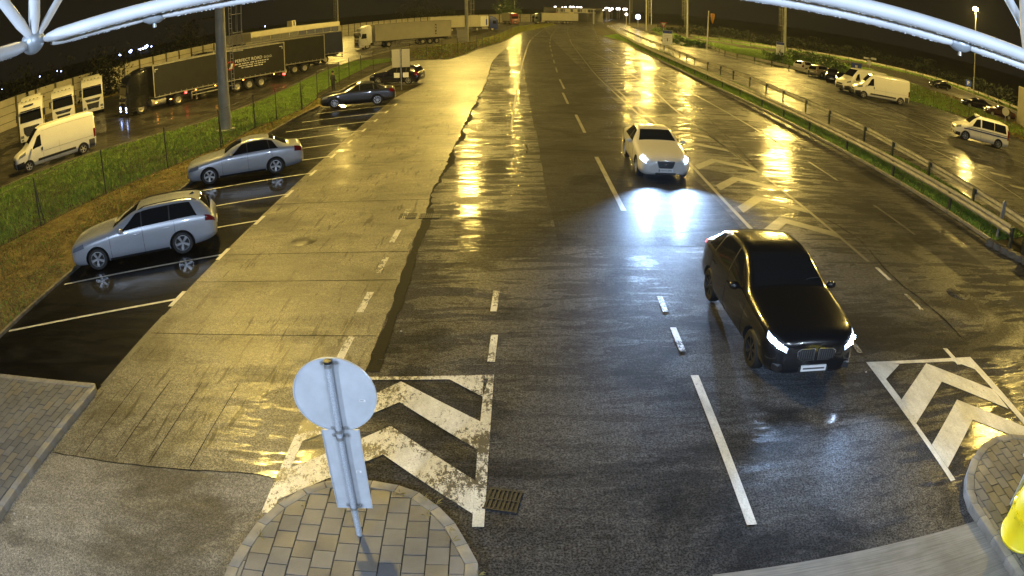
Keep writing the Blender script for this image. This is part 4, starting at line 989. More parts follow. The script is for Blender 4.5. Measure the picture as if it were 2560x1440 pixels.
# yield sign
yb_ = G(1668, 122); yb_ = yb_ + Vector((2.5, 14, 0)); z1 = topz(1668, 57, yb_); t = empty('yield_sign', yb_, 0, 'triangular yield sign sticking up behind the left notice board', 'yield sign')
mb = MB(); mb.tube([(0, 0, 0), (0, 0, z1)], .05, 8); mb.build('pole', 'galv', t, smooth=50)
mb = MB(); s_ = 0.62; T_ = Matrix.Rotation(R(90), 4, 'X'); tri = lambda k, z: [(-s_*k, z+s_*.58*k), (0, z-s_*1.15*k), (s_*k, z+s_*.58*k)]
mb.poly(tri(1, z1-.3), .05, .09, T=T_); mb.build('border', 'sign_red', t); mb = MB(); mb.poly(tri(.66, z1-.3), .092, .10, T=T_); mb.build('plate', 'sign_white', t)
# tall white pole with an orange lantern-like horn
pb = G(1767, 122); zt_ = topz(1772, 27, pb); t = empty('signal_pole', pb, 0, 'tall slim white pole with an orange bell-shaped device near its top', 'signal pole')
tp = Vector((0.25, 0, zt_)); mb = MB(); mb.tube([(0, 0, 0), tp], [.13, .10], 8); mb.build('pole', 'sign_white', t, smooth=50)
mb = MB(); z0_ = topz(1774, 58, pb); mb.lathe([(0.0, 0), (.12, .02), (.18, .5), (.30, 1.0), (.38, 1.9), (.33, 2.3), (0.0, 2.35)], 14, T=Matrix.Translation((.95, 0, z0_)) @ Matrix.Diagonal((1, 1, (zt_-z0_)/2.9, 1))); mb.build('device', 'orange_shell', t, smooth=50)
mb = MB(); mb.tube([(0.2, 0, zt_*.86), (.95, 0, zt_*.86)], .04, 6); mb.build('bracket', 'galv', t)
# twin boards seen from behind near the black hatchback
sb_ = G(1004, 224); z2 = topz(1001, 122, sb_); t = empty('sign_post', sb_, 0, 'backs of two grey notice panels on one pole in front of the black hatchback', 'sign')
mb = MB(); mb.tube([(0, 0, 0), (0, 0, z2)], .04, 8); mb.build('pole', 'galv', t, smooth=50)
zA, zB, zC = topz(1001, 182-11, sb_), topz(1001, 165+4, sb_), topz(1001, 182, sb_)
for s_ in (-1, 1):
    mb = MB(); mb.box((s_*.36, .05, (z2+zB)/2), (.60, .02, z2-zB-.05)); mb.build('panel', 'sign_back_warm', t)
    mb = MB(); mb.box((s_*.33, .05, zC-.18), (.42, .02, .36)); mb.build('small_panel', 'sign_white', t)
sb_ = G(1156, 110); z2 = topz(1156, 74, sb_); t = empty('sign_post', sb_, 0, 'grey back of a square sign panel beside the far lighting mast', 'sign')
for s_ in (-1, 1):
    mb = MB(); mb.tube([(s_*.5, 0, 0), (s_*.5, 0, z2)], .05, 8); mb.build('pole', 'galv_dull', t)
mb = MB(); mb.box((0, -.06, z2-1.0), (1.7, .04, 2.0)); mb.build('panel', 'sign_back_warm', t)
# blue sign, forked sign, parking sign, round sign beyond the police van
def pole_sign(px, py, pyt, label, cat, shape):
    b_ = G(px, py); z_ = topz(px, pyt, b_); t = empty(cat.replace(' ', '_'), b_, math.atan2(b_.y, b_.x)-PI/2, label, cat)
    mb = MB(); mb.tube([(0, 0, 0), (0, 0, z_)], .045, 8); mb.build('pole', 'galv', t, smooth=50); shape(t, z_); return t
def sh_blue(t, z):
    mb = MB(); mb.box((0, -.06, z-.65), (1.7, .03, 1.3)); mb.build('plate', 'sign_blue', t); mb = MB(); mb.box((0, -.08, z-.5), (.4, .01, .35)); mb.box((0, -.08, z-1.05), (1.2, .01, .12)); mb.build('symbol', 'sign_white', t)
def sh_fork(t, z):
    mb = MB(); mb.box((-.55, 0, z-.15), (.75, .25, .28), T=None); mb.box((.6, 0, z-.05), (.8, .25, .28)); mb.tube([(-.6, 0, z-.1), (.7, 0, z-.05)], .04, 6); mb.box((-.1, -.1, z-.75), (.55, .03, .7)); mb.build('camera_heads', 'sign_white', t, bevel=.03)
def sh_park(t, z):
    mb = MB(); mb.box((0, -.06, z-.6), (1.15, .03, 1.2)); mb.build('plate', 'sign_blue', t); me = text_mesh('P', 1.0); me.transform(Matrix.Translation((0, -.085, z-.6)) @ Matrix.Rotation(R(90), 4, 'X')); link('letter', me, 'sign_white', t)
    mb = MB(); mb.box((0, -.06, z-1.65), (1.1, .03, .55)); mb.build('lower_plate', 'sign_white', t)
def sh_round(t, z):
    mb = MB(); mb.lathe([(0, 0), (.45, 0), (.45, .02), (0, .02)], 28, T=Matrix.Translation((0, -.05, z-.45)) @ Matrix.Rotation(R(90), 4, 'X') ); mb.build('round_plate', 'sign_back_warm', t, smooth=35)

pole_sign(2140, 185, 158, 'small blue road sign at the edge of the verge above the white vans', 'blue sign', sh_blue)
pole_sign(2172, 200, 144, 'pole with two white camera heads behind the parked white vans', 'camera pole', sh_fork)
pole_sign(2420, 228, 200, 'blue parking sign on a short pole left of the street lamp', 'parking sign', sh_park)
pole_sign(2511, 322, 267, 'round road sign turned away, behind the police van', 'road sign', sh_round)
# keep-side sign at the nose of the median
nb = Vector((G(2491, 597).x, G(2491, 597).y, 0)); z_ = topz(2505, 497, nb); t = empty('road_sign', nb, R(-28), 'narrow oval-looking road sign seen obliquely at the nose of the grassy median', 'road sign')
mb = MB(); mb.tube([(0, 0, 0), (0.06, 0, z_-.1)], .06, 10); mb.build('pole', 'galv', t, smooth=50)
mb = MB(); mb.lathe([(0, 0), (.33, 0), (.335, .02), (0, .02)], 28, T=Matrix.Translation((.06, -.08, z_-.33)) @ Matrix.Rotation(R(62), 4, 'Z') @ Matrix.Rotation(R(90), 4, 'X')); mb.build('round_plate', 'sign_back', t, smooth=35)
mb = MB(); mb.box((.06, -.05, z_-.33), (.05, .03, .62)); mb.build('rib', 'galv', t)
# sign post and dark cabinet at the right edge of the median
cb = G(2556, 655); t = empty('cabinet', (cb.x+.35, cb.y, 0), R(10), 'dark steel cabinet at the right edge of the median nose', 'cabinet')
mb = MB(); mb.box((0, 0, .62), (.7, .45, 1.15)); mb.build('housing', 'dark_grey', t, bevel=.02); mb = MB(); mb.box((0, 0, 1.21), (.8, .55, .05)); mb.build('lid', 'trim_grey', t, bevel=.01)
mb = MB(); mb.box((0, -.235, .62), (.6, .02, 1.0)); mb.box((.22, -.25, .65), (.03, .02, .14)); mb.build('door', 'dark_grey', t)
# low concrete blocks at the median nose
mb = MB()
for k in range(6):
    q = G(2475 + k*18, 614 + k*9.5); mb.box((q.x, q.y-.1, .11), (.5, .26, .22), rz=-.75 - .02*k)
o = mb.build('median_nose_kerb', 'kerb_old', bevel=.015); struct(o)

# customs building behind the trailers
def azd(px, py, d):
    r_ = ray(px, py); a = math.atan2(r_.x, r_.y); return Vector((d*math.sin(a), d*math.cos(a), 0))
B1, B2 = azd(627, 90, 116), azd(846, 70, 138); an = math.atan2(B2.y-B1.y, B2.x-B1.x); wd = (B2-B1).length
zt1 = topz(627, 81, B1); zt2 = topz(846, 54, B2); zh = (zt1+zt2)/2
t = empty('customs_building', (B1.x, B1.y, 0), an, 'low beige flat-roofed building with a band of windows behind the dark trailers', 'building')
mb = MB(); mb.box((wd/2, 4.02, zh/2-.4), (wd, 8, zh-.8)); mb.build('wall', 'facade', t)
mb = MB(); mb.box((wd/2, 4, zh-.45), (wd+.4, 8.4, .9)); rf = mb.build('roof', 'facade', t)
nwin = 10
for k in range(nwin):
    x = wd*(k+.5)/nwin; mb = MB(); mb.box((x, 0, zh-1.55), (wd/nwin-.22, .12, 1.1)); wn = mb.build('window', 'curtain_navy' if k >= 5 else 'trim_grey', t)
    mb = MB(); mb.box((x, -.08, zh-2.14), (wd/nwin-.1, .12, .07)); mb.build('sill', 'facade', wn)
cx_ = wd*.5; mb = MB(); mb.box((cx_, 1.5, zh+.55), (1.2, 1.2, 1.3)); mb.build('chimney', 'facade', t); mb = MB(); mb.box((cx_, .88, zh+.6), (.35, .04, .9)); mb.build('vent', 'wall_post', t)

# sign gantry over the road and the covered border hall behind it
g1, g2 = G(1397.5, 58), G(1484, 60); an = math.atan2(g2.y-g1.y, g2.x-g1.x); wd = (g2-g1).length; zg = topz(1440, 22, (g1+g2)/2); zg0 = topz(1440, 31, (g1+g2)/2)
t = empty('sign_gantry', (g1.x, g1.y, 0), an, 'lit lattice sign gantry spanning the far end of the road', 'sign gantry')
for x in (0, wd):
    mb = MB(); mb.box((x, 0, zg/2), (.5, .5, zg)); mb.build('leg', 'mast_paint', t)
mb = MB()
for z in (zg, zg0):
    mb.box((wd/2, 0, z), (wd+1.6, .35, .3))
k = -0.8
while k < wd+.8: mb.box((k, 0, (zg+zg0)/2), (.18, .2, zg-zg0)); k += 1.25
mb.build('truss', 'mast_paint', t)
for x0, x1 in ((.17, .32), (.40, .53), (.66, .74), (.76, .82)):
    mb = MB(); mb.box((wd*(x0+x1)/2, -.3, (zg+zg0)/2), (wd*(x1-x0), .08, (zg-zg0)*.8)); mb.build('sign_panel', 'curtain_beige', t)
hb = (g1+g2)/2 + Vector((4, 30, 0)); t = empty('border_hall', hb, an, 'dark covered border hall behind the gantry with lorries inside', 'building')
mb = MB(); mb.box((0, 10, 5.9), (26, 16, .6)); mb.build('roof', 'ink', t); mb = MB(); mb.box((0, 19, 2.8), (26, .4, 5.6)); mb.build('wall', 'trim_grey', t)
for x in (-12, -4, 4, 12):
    mb = MB(); mb.box((x, 2.6, 2.8), (.4, .4, 5.6)); mb.build('column', 'trim_grey', t)
# pale container-like cabin at the right edge
cb = G(2562, 318); t = empty('cabin', (cb.x+1.2, cb.y, 0), R(-30), 'pale corrugated cabin at the right edge beyond the police van', 'cabin')
zc_ = topz(2556, 218, cb); mb = MB(); mb.box((0, 0, zc_/2), (3.0, 5, zc_)); mb.build('wall', 'curtain_beige', t); mb = MB()
for k in range(12): mb.box((-1.53, -2.3+k*.42, zc_/2), (.06, .2, zc_-.2))
for k in range(7): mb.box((-1.3+k*.42, -2.53, zc_/2), (.2, .06, zc_-.2))
mb.build('corrugation', 'curtain_beige', t)
# distant town and road lights
def far_light(px, py, d, mat, r_, label, group):
    b_ = azd(px, py+10, d); z_ = max(2.0, topz(px, py, b_)); t = empty('distant_lamp', b_, 0, label, 'distant lamp', group)
    mb = MB(); mb.tube([(0, 0, 0), (0, 0, z_)], .12, 5); mb.build('pole', 'galv_dull', t); mb = MB(); mb.ball((0, 0, z_), r_, 5); mb.build('lamp', mat, t)
for i, (px, py, s_) in enumerate(((300, 137, 1.0), (326, 129, 1.4), (329, 126, 1.1), (346, 124, .8), (352, 123, 1.1), (358, 121, 1.0), (364, 118, 1.5), (368, 115, 1.3), (379, 116, .7), (300+2, 139, .6))):
    far_light(px, py, 620, 'em_cold', s_*.9, ('first', 'second', 'third', 'fourth', 'fifth', 'sixth', 'seventh', 'eighth', 'ninth', 'lowest')[i] + ' bluish town lamp from the left in the tight far cluster', 'bluish town lamps in a far cluster')
for (px, py, l_) in ((143, 177, 'faint far lamp above the white tractors'), (153, 180, 'faint far lamp just right of its twin above the white tractors'), (100, 191, 'single faint far lamp over the leftmost tractor'), (5, 225, 'faint far lamp at the left edge over the barrier'), (663, 66, 'small bluish far lamp above the beige building')):
    far_light(px, py, 500, 'em_cold', .45, l_, 'scattered far lamps beyond the barrier')
for i, (px, py) in enumerate(((1388, 18), (1406, 20), (1414, 19), (1426, 18), (1433, 18), (1443, 19), (1452, 19))):
    far_light(px, py, 420, 'em_white', .75, ('first', 'second', 'third', 'fourth', 'fifth', 'sixth', 'seventh')[i] + ' small white lamp from the left above the sign gantry', 'white lamps above the gantry')
for i, (px, py) in enumerate(((1507, 24), (1515, 21), (1521, 21), (1524, 25), (1530, 22), (1543, 22), (1548, 22), (1560, 23), (1565, 23))):
    far_light(px, py, 400, 'em_white', .7, ('first', 'second', 'third', 'fourth', 'fifth', 'sixth', 'seventh', 'eighth', 'ninth')[i] + ' small white road lamp from the left, right of the gantry', 'white road lamps right of the gantry')
b_ = G(1571, 60); far_light(1595, 42, 235, 'em_cold', .9, 'bright bluish lamp on an arm beside the far mast', 'single far lamps'); far_light(1566, 36, 235, 'em_white', .5, 'small warm lamp at the foot of the far mast', 'single far lamps')

# person in dark clothes standing at the fence beside the dark saloon
def person(base, rz, h=1.75):
    me = bpy.data.meshes.new('person'); J = {}; v = []; e = []; rad = []
    def j(x, y, z, r_, p=None):
        v.append((x, y, z)); rad.append(r_); i = len(v)-1
        if p is not None: e.append((p, i))
        return i
    pel = j(0, 0, .95, .15); ch = j(0, .02, 1.30, .19, pel); nk = j(0, .02, 1.48, .07, ch); hd0 = j(0, .03, 1.56, .085, nk); hd = j(0, .03, 1.68, .095, hd0)
    for s_ in (-1, 1):
        hp_ = j(s_*.1, 0, .88, .11, pel); kn = j(s_*.12, .03, .48, .075, hp_); an_ = j(s_*.13, -.02, .09, .05, kn); j(s_*.14, .12, .04, .045, an_)
        sh = j(s_*.20, .02, 1.40, .075, ch); el = j(s_*.27, -.02, 1.12, .055, sh); wr = j(s_*.22, .16, .98, .038, el); pm = j(s_*.19, .23, .96, .034, wr)
        for k in range(4): a1 = j(s_*(.15+.022*k), .29, .955-.004*k, .011, pm); j(s_*(.15+.022*k), .325, .935, .009, a1)
        th = j(s_*.14, .235, .975, .012, pm); j(s_*.125, .26, .965, .010, th)
    me.from_pydata(v, e, []); o = bpy.data.objects.new('person', me); C.objects.link(o)
    md = o.modifiers.new('skin', 'SKIN'); sd = me.skin_vertices[0].data
    for i, r_ in enumerate(rad): sd[i].radius = (r_, r_*.85)
    sd[0].use_root = True
    o.modifiers.new('sub', 'SUBSURF').levels = 1
    dg = bpy.context.evaluated_depsgraph_get(); m2 = bpy.data.meshes.new_from_object(o.evaluated_get(dg)); bpy.data.objects.remove(o)
    for mt in ('coat_cloth', 'skin'): m2.materials.append(MATS[mt])
    for f in m2.polygons:
        c_ = f.center; f.material_index = 1 if (c_.z > 1.5 and c_.z < 1.78) or (.9 < c_.z < 1.02 and c_.y > .19) else 0; f.use_smooth = True
    o = bpy.data.objects.new('person', m2); C.objects.link(o); o.location = base; o.rotation_euler = (0, 0, rz)
    tag(o, 'person in dark clothes standing at the wire fence beside the dark grey saloon', 'person')
    mb = MB(); mb.ball((0, .015, 1.71), .108, 8, sc=(1, 1.05, .8)); mb.build('hair', 'ink', o, smooth=60); return o
person(G(839, 236) + Vector((-.3, .5, 0)), R(-40))

# ================================================================== VEHICLES
def hermite(xs, ys, x):
    xs = np.asarray(xs, float); ys = np.asarray(ys, float); h = np.diff(xs); d = np.diff(ys)/h; m_ = np.zeros(len(xs)); m_[0] = d[0]; m_[-1] = d[-1]
    for i in range(1, len(xs)-1): m_[i] = 0 if d[i-1]*d[i] <= 0 else 2*d[i-1]*d[i]/(d[i-1]+d[i])
    i = int(np.clip(np.searchsorted(xs, x)-1, 0, len(xs)-2)); t = (x-xs[i])/h[i]; t = min(max(t, 0), 1)
    return (2*t**3-3*t*t+1)*ys[i] + (t**3-2*t*t+t)*h[i]*m_[i] + (-2*t**3+3*t*t)*ys[i+1] + (t**3-t*t)*h[i]*m_[i+1]
class Shell:
    # rows: x, zb, wb, zm, wm, zbelt, wbelt, ztop, wtop, crown   (x from the nose, half widths)
    def __init__(s, rows): s.r = rows; s.xs = [q[0] for q in rows]; s.L = rows[-1][0]; s.cols = list(zip(*rows)); s.cache = {}
    def ring(s, x):
        x = round(float(x), 4)
        if x not in s.cache:
            zb, wb, zm, wm, ze, we, zt, wt, cr_ = (hermite(s.xs, s.cols[k], x) for k in range(1, 10))
            s.cache[x] = [(0, zb), (wb*.9, zb), (wb + (wm-wb)*.72, zb+(zm-zb)*.45), (wm, zm), (we, ze), (wt, zt), (wt*.55, zt+cr_*.8), (0, zt+cr_)]
        return s.cache[x]
    def at(s, x, v, sd=1):
        p = s.ring(x); g = lambda i: (-p[1][0], p[1][1]) if i < 0 else ((-p[6][0], p[6][1]) if i > 7 else p[i])
        i = int(min(max(math.floor(v), 0), 6)); t = v-i; q = [g(i-1), g(i), g(i+1), g(i+2)]; ten = 0.72
        o = []
        for k in (0, 1):
            a, b_, c_, d_ = (w_[k] for w_ in q); m1, m2 = (c_-a)/2*ten, (d_-b_)/2*ten
            o.append((2*t**3-3*t*t+1)*b_ + (t**3-2*t*t+t)*m1 + (-2*t**3+3*t*t)*c_ + (t**3-t*t)*m2)
        return Vector((s.L/2-x, sd*o[0], o[1]))
    def nrm(s, x, v, sd):
        e = .01; a = s.at(x+e, v, sd)-s.at(max(0, x-e), v, sd); b_ = s.at(x, min(7, v+e), sd)-s.at(x, max(0, v-e), sd); n = a.cross(b_)
        if n.length < 1e-9: return Vector((0, 0, 1))
        n.normalize(); c_ = s.at(x, v, sd) - Vector((s.L/2-x, 0, .6))
        return n if n.dot(c_) > 0 else -n
    def body(s, name, mats, parent, wheels, wr, nx=70, nv=4):
        xs = sorted(set(list(np.linspace(0, s.L, nx)) + s.xs)); xs = [xs[0]] + [x for a, x in zip(xs, xs[1:]) if x-a > .004]; vs = [i/nv for i in range(7*nv+1)]
        V = []; F = []; n = 2*len(vs)-2
        for x in xs:
            V += [tuple(s.at(x, v, 1)) for v in vs]; V += [tuple(s.at(x, v, -1)) for v in vs[-2:0:-1]]
        for i in range(len(xs)-1):
            for j in range(n): a = i*n+j; b_ = i*n+(j+1) % n; F.append((a, b_, b_+n, a+n))
        F.append(tuple(range(n))[::-1]); F.append(tuple((len(xs)-1)*n+j for j in range(n)))
        me = bpy.data.meshes.new(name); me.from_pydata(V, [], F); bm = bmesh.new(); bm.from_mesh(me); bmesh.ops.recalc_face_normals(bm, faces=bm.faces); bm.to_mesh(me); bm.free()
        for mm_ in mats: me.materials.append(MATS[mm_])
        o = bpy.data.objects.new(name, me); C.objects.link(o)
        if wheels:
            mb = MB()
            for x in wheels:
                hw_ = s.at(x, 3, 1).y
                for sd in (1, -1):
                    T_ = Matrix.Translation((s.L/2-x, sd*(hw_+.12), wr)) @ Matrix.Rotation(R(90*sd), 4, 'X'); mb.lathe([(wr+.055, 0), (wr+.055, .42)], 36, T=T_, caps=True)
            cut = mb.build('cutter', ['trim', 'trim'], None, smooth=None, bevel=0); bm = bmesh.new(); bm.from_mesh(cut.data); bmesh.ops.recalc_face_normals(bm, faces=bm.faces); bm.to_mesh(cut.data); bm.free()
            for p in cut.data.polygons: p.material_index = 1
            if len(me.materials) < 2: me.materials.append(MATS['trim'])
            md = o.modifiers.new('b', 'BOOLEAN'); md.operation = 'DIFFERENCE'; md.object = cut; md.solver = 'EXACT'
            try: md.material_mode = 'INDEX'
            except Exception: pass
            dg = bpy.context.evaluated_depsgraph_get(); m2 = bpy.data.meshes.new_from_object(o.evaluated_get(dg))
            o.modifiers.clear(); o.data = m2; bpy.data.objects.remove(cut); me = m2; me.name = name
        me.polygons.foreach_set('use_smooth', [True]*len(me.polygons)); me.set_sharp_from_angle(angle=R(38)); o.parent = parent; return o
    def patch(s, name, mat, parent, xa, xb, v0, v1, sd=1, off=.004, xa1=None, xb1=None, nx=10, nv=6, full=False, round_=0.0):
        """patch lying on the shell: x from xa..xb at v0 and xa1..xb1 at v1; full = right across the top, both sides"""
        xa1 = xa if xa1 is None else xa1; xb1 = xb if xb1 is None else xb1; V = []; F = []
        cols_ = []
        if full:
            vv = [v0 + (7-v0)*k/nv for k in range(nv+1)]; seq = [(v, 1) for v in vv] + [(v, -1) for v in vv[-2::-1]]
        else: seq = [(v0 + (v1-v0)*k/nv, sd) for k in range(nv+1)]
        for i in range(nx+1):
            for k, (v, d_) in enumerate(seq):
                t = (v-v0)/((7 if full else v1)-v0+1e-9); a = xa + (xa1-xa)*t; b_ = xb + (xb1-xb)*t
                if round_:
                    q = abs(2*t-1)**4 if not full else (1-t)**4; sh = round_*q; a += sh; b_ -= sh
                x = a + (b_-a)*i/nx; V.append(tuple(s.at(x, v, d_) + s.nrm(x, v, d_)*off))
        m_ = len(seq)
        for i in range(nx):
            for k in range(m_-1): F.append((i*m_+k, i*m_+k+1, (i+1)*m_+k+1, (i+1)*m_+k))
        me = bpy.data.meshes.new(name); me.from_pydata(V, [], F); me.polygons.foreach_set('use_smooth', [True]*len(F)); return link(name, me, mat, parent)
def wheel(parent, x, y, r_, wd, spokes, sd, rim_mat='alloy', far=False, rot=0.2):
    we = empty('wheel', (x, y, r_)); we.parent = parent; T_ = Matrix.Rotation(R(90)*(-sd), 4, 'X')
    mb = MB(); rr_ = r_*.68
    mb.lathe([(rr_, -wd/2), (r_*.90, -wd/2), (r_*.985, -wd*.36), (r_, -wd*.15), (r_, wd*.15), (r_*.985, wd*.36), (r_*.90, wd/2), (rr_, wd/2)], 28, T=T_); mb.build('tyre', 'tyre', we, smooth=40)
    if far:
        mb = MB(); mb.lathe([(0, wd*.30), (rr_*.5, wd*.32), (rr_, wd*.42), (rr_, 0)], 16, T=T_); mb.build('rim', rim_mat, we, smooth=40); return we
    mb = MB(); mb.lathe([(rr_, -wd*.3), (rr_*1.02, wd*.46), (rr_*.93, wd*.47), (rr_*.90, wd*.34), (rr_*.9, -wd*.2)], 28, T=T_)
    mb.lathe([(0, wd*.40), (rr_*.16, wd*.40), (rr_*.22, wd*.33), (rr_*.22, 0)], 14, T=T_)
    for k in range(spokes):
        a = rot + 2*PI*k/spokes; q = T_ @ Matrix.Rotation(a, 4, 'Z')
        wv = rr_*(.30 if spokes <= 5 else .17 if spokes <= 7 else .14)
        mb.add([(rr_*.12, -wv*.4, wd*.36), (rr_*.96, -wv*.62, wd*.42), (rr_*.96, wv*.62, wd*.42), (rr_*.12, wv*.4, wd*.36), (rr_*.12, -wv*.4, wd*.22), (rr_*.96, -wv*.62, wd*.28), (rr_*.96, wv*.62, wd*.28), (rr_*.12, wv*.4, wd*.22)],
               [(0, 1, 2, 3), (4, 7, 6, 5), (0, 4, 5, 1), (3, 2, 6, 7), (1, 5, 6, 2)], 0, q)
    mb.build('rim', rim_mat, we, smooth=35)
    mb = MB(); mb.lathe([(0, wd*.02), (rr_*.9, wd*.02)], 20, T=T_); mb.build('brake_disc', 'seam', we); return we
def car(root, rows, paint, wheels, wr=.325, spokes=5, ws=None, rw=None, sides=(), hl=None, tl=None, lit=False, rim='alloy', handles=(), doors=(), mirror=None, plate=True, grille=None, glass='glass_dark', nx=70, far=False, plate_text=None, rails=False, tl_lit=False, sill=True, mats=None, wy=None, rplate=True):
    s = Shell(rows); L = s.L; X = lambda x: L/2-x
    body = s.body('body', mats or [paint, 'trim'], root, wheels, wr, nx)
    if ws: s.patch('windscreen', glass, root, ws[0], ws[1], ws[2] if len(ws) > 2 else 5.25, 7, off=.005, full=True, nx=10, nv=8)
    if rw: s.patch('rear_window', glass, root, rw[0], rw[1], 5.3, 7, off=.005, full=True, nx=8, nv=8)
    for (a0, a1, b0, b1, *vr) in sides:
        v0, v1 = vr if vr else (4.12, 4.86)
        for sd in (1, -1): s.patch('side_window', glass, root, a0, b0, v0, v1, sd, .005, a1, b1, 8, 6)
    if sides and sides[0][0] < 3 and len(sides) > 1 and len(sides[0]) == 4:
        for i in range(len(sides)-1):
            for sd in (1, -1): s.patch('pillar', 'trim', root, sides[i][2]-.01, sides[i+1][0]+.01, 4.12, 4.86, sd, .0035, sides[i][3]-.01, sides[i+1][1]+.01, 2, 5)
    for d_ in doors:
        for sd in (1, -1):
            mb = MB(); mb.tube([s.at(d_, v, sd) + s.nrm(d_, v, sd)*.001 for v in np.linspace(1.6, 4.05, 10)], .0045, 4); mb.build('door_seam', 'seam', root)
    for hx in handles:
        for sd in (1, -1):
            p = s.at(hx, 3.72, sd); mb = MB(); mb.box((0, 0, 0), (.19, .035, .032)); mb.build('door_handle', paint, root, bevel=.012, T=Matrix.Translation(p + Vector((0, sd*.018, 0))))
    if mirror is not None:
        for sd in (1, -1):
            p = s.at(mirror, 4.1, sd); mb = MB(); mb.ball((0, 0, 0), .115, 8, sc=(.62, 1, .68)); mb.tube([(0, -sd*.13, -.05), (0, 0, -.02)], .02, 6); mb.build('mirror', paint, root, smooth=60, T=Matrix.Translation(p + Vector((0, sd*.13, .06))))
    if hl:
        for sd in (1, -1):
            h_ = s.patch('headlight', 'em_lens' if lit else 'lamp_glass', root, hl[0], hl[1], hl[2], hl[3], sd, .007, hl[4] if len(hl) > 4 else None, hl[5] if len(hl) > 5 else None, 8, 5)
            if lit:
                for fx in (.25, .6): x_ = hl[0] + (hl[1]-hl[0])*fx; p_ = s.at(x_, (hl[2]+hl[3])/2, sd) + s.nrm(x_, (hl[2]+hl[3])/2, sd)*.008; mb = MB(); mb.ball(p_, .048, 6, sc=(1, 1, 1)); mb.build('bulb', 'em_head', h_)
    if tl:
        for sd in (1, -1): s.patch('tail_light', 'em_red' if tl_lit else 'red_lens', root, tl[0], tl[1], tl[2], tl[3], sd, .006, nx=5, nv=5)
    if sill:
        for sd in (1, -1): s.patch('sill', 'trim', root, wheels[0]+wr+.08, wheels[1]-wr-.08, 1.15, 1.75, sd, .003, nx=8, nv=3)
    ny = s.ring(0)[4][0]
    if grille: grille(root, s)
    if plate:
        mb = MB(); mb.box((L/2+.012, 0, .40), (.02, .52, .115)); pl_ = mb.build('number_plate', 'plate_white', root, bevel=.004)
        if plate_text:
            me = text_mesh(plate_text, .088, .001); me.transform(Matrix.Translation((L/2+.025, 0.01, .40)) @ Matrix.Rotation(R(90), 4, 'Z') @ Matrix.Rotation(R(90), 4, 'X')); link('lettering', me, 'ink', pl_)
            mb = MB(); mb.box((L/2+.024, -.238, .40), (.003, .035, .10)); mb.build('band', 'ink_blue', pl_)
        if rplate: mb = MB(); mb.box((-L/2-.012, 0, .62), (.02, .52, .115)); mb.build('number_plate', 'plate_white', root, bevel=.004)
    for x in wheels:
        for sd in (1, -1): wheel(root, X(x), sd*((wy or s.at(x, 3, 1).y)-.125), wr, .21, spokes, sd, rim, far)
    if rails:
        for sd in (1, -1):
            mb = MB(); mb.tube([s.at(x, 5.08, sd) + Vector((0, -sd*.03, .045 if 0 < k < 9 else .0)) for k, x in enumerate(np.linspace(rails[0], rails[1], 10))], .016, 6); mb.build('roof_rail', 'trim', root, smooth=60)
    return s
def place(root, pf, pr, wheels, L, halfw, side):
    """front and rear tyre contact pixels of the visible side (side=+1: the car's left)"""
    f, r_ = G(*pf), G(*pr); d = (f-r_); d.z = 0; mid = (f+r_)/2; d.normalize(); lft = Vector((-d.y, d.x, 0)); mid -= lft*side*(halfw-.12)
    xm = L/2 - (wheels[0]+wheels[1])/2; root.location = mid - d*xm; root.rotation_euler = (0, 0, math.atan2(d.y, d.x)); root.location.z = .008
def sc_rows(rows, fx=1, fw=1, fz=1): return [(q[0]*fx, q[1]*fz, q[2]*fw, q[3]*fz, q[4]*fw, q[5]*fz, q[6]*fw, q[7]*fz, q[8]*fw, q[9]*fz) for q in rows]
WAGON = [(0, .32, .42, .47, .56, .60, .56, .67, .46, .02), (.05, .25, .60, .46, .72, .64, .68, .73, .56, .03), (.22, .19, .73, .46, .84, .70, .80, .82, .64, .045), (.6, .17, .78, .48, .885, .79, .85, .91, .70, .05), (1.1, .17, .79, .50, .895, .86, .86, .985, .72, .05), (1.42, .17, .79, .50, .895, .90, .865, 1.03, .72, .05),
    (1.85, .17, .79, .50, .895, .935, .865, 1.22, .66, .05), (2.3, .17, .79, .50, .895, .95, .865, 1.385, .60, .045), (2.75, .17, .79, .50, .895, .96, .865, 1.435, .585, .04), (3.4, .17, .79, .50, .895, .975, .86, 1.44, .575, .04), (3.95, .19, .78, .50, .89, .985, .85, 1.41, .565, .035), (4.2, .22, .77, .50, .88, .985, .84, 1.36, .565, .03),
    (4.40, .26, .74, .52, .86, .96, .82, 1.18, .61, .03), (4.55, .32, .70, .55, .82, .90, .78, .99, .66, .025), (4.63, .38, .62, .58, .72, .80, .70, .86, .62, .02)]
SEDAN = [(0, .30, .45, .47, .58, .62, .58, .68, .48, .02), (.06, .24, .62, .46, .74, .66, .70, .75, .58, .03), (.25, .19, .74, .46, .86, .72, .82, .83, .66, .045), (.7, .17, .79, .48, .90, .80, .87, .92, .72, .05), (1.25, .17, .80, .50, .91, .87, .88, .99, .74, .05), (1.55, .17, .80, .50, .91, .91, .88, 1.04, .73, .05),
    (1.95, .17, .80, .50, .91, .94, .88, 1.24, .66, .05), (2.35, .17, .80, .50, .91, .955, .88, 1.37, .61, .045), (2.8, .17, .80, .50, .91, .965, .88, 1.425, .59, .04), (3.2, .17, .80, .50, .91, .975, .88, 1.42, .585, .04), (3.6, .18, .80, .50, .91, .985, .87, 1.33, .595, .04), (4.0, .20, .79, .51, .90, .985, .86, 1.14, .65, .04),
    (4.25, .22, .77, .52, .89, .98, .84, 1.05, .70, .03), (4.6, .27, .72, .54, .86, .94, .80, 1.02, .70, .03), (4.72, .32, .68, .56, .82, .88, .76, .96, .66, .02), (4.77, .38, .62, .58, .72, .80, .70, .86, .60, .02)]
HATCH = [(q[0] if q[0] < 3 else 3 + (q[0]-3)*.77,) + q[1:] for q in WAGON]
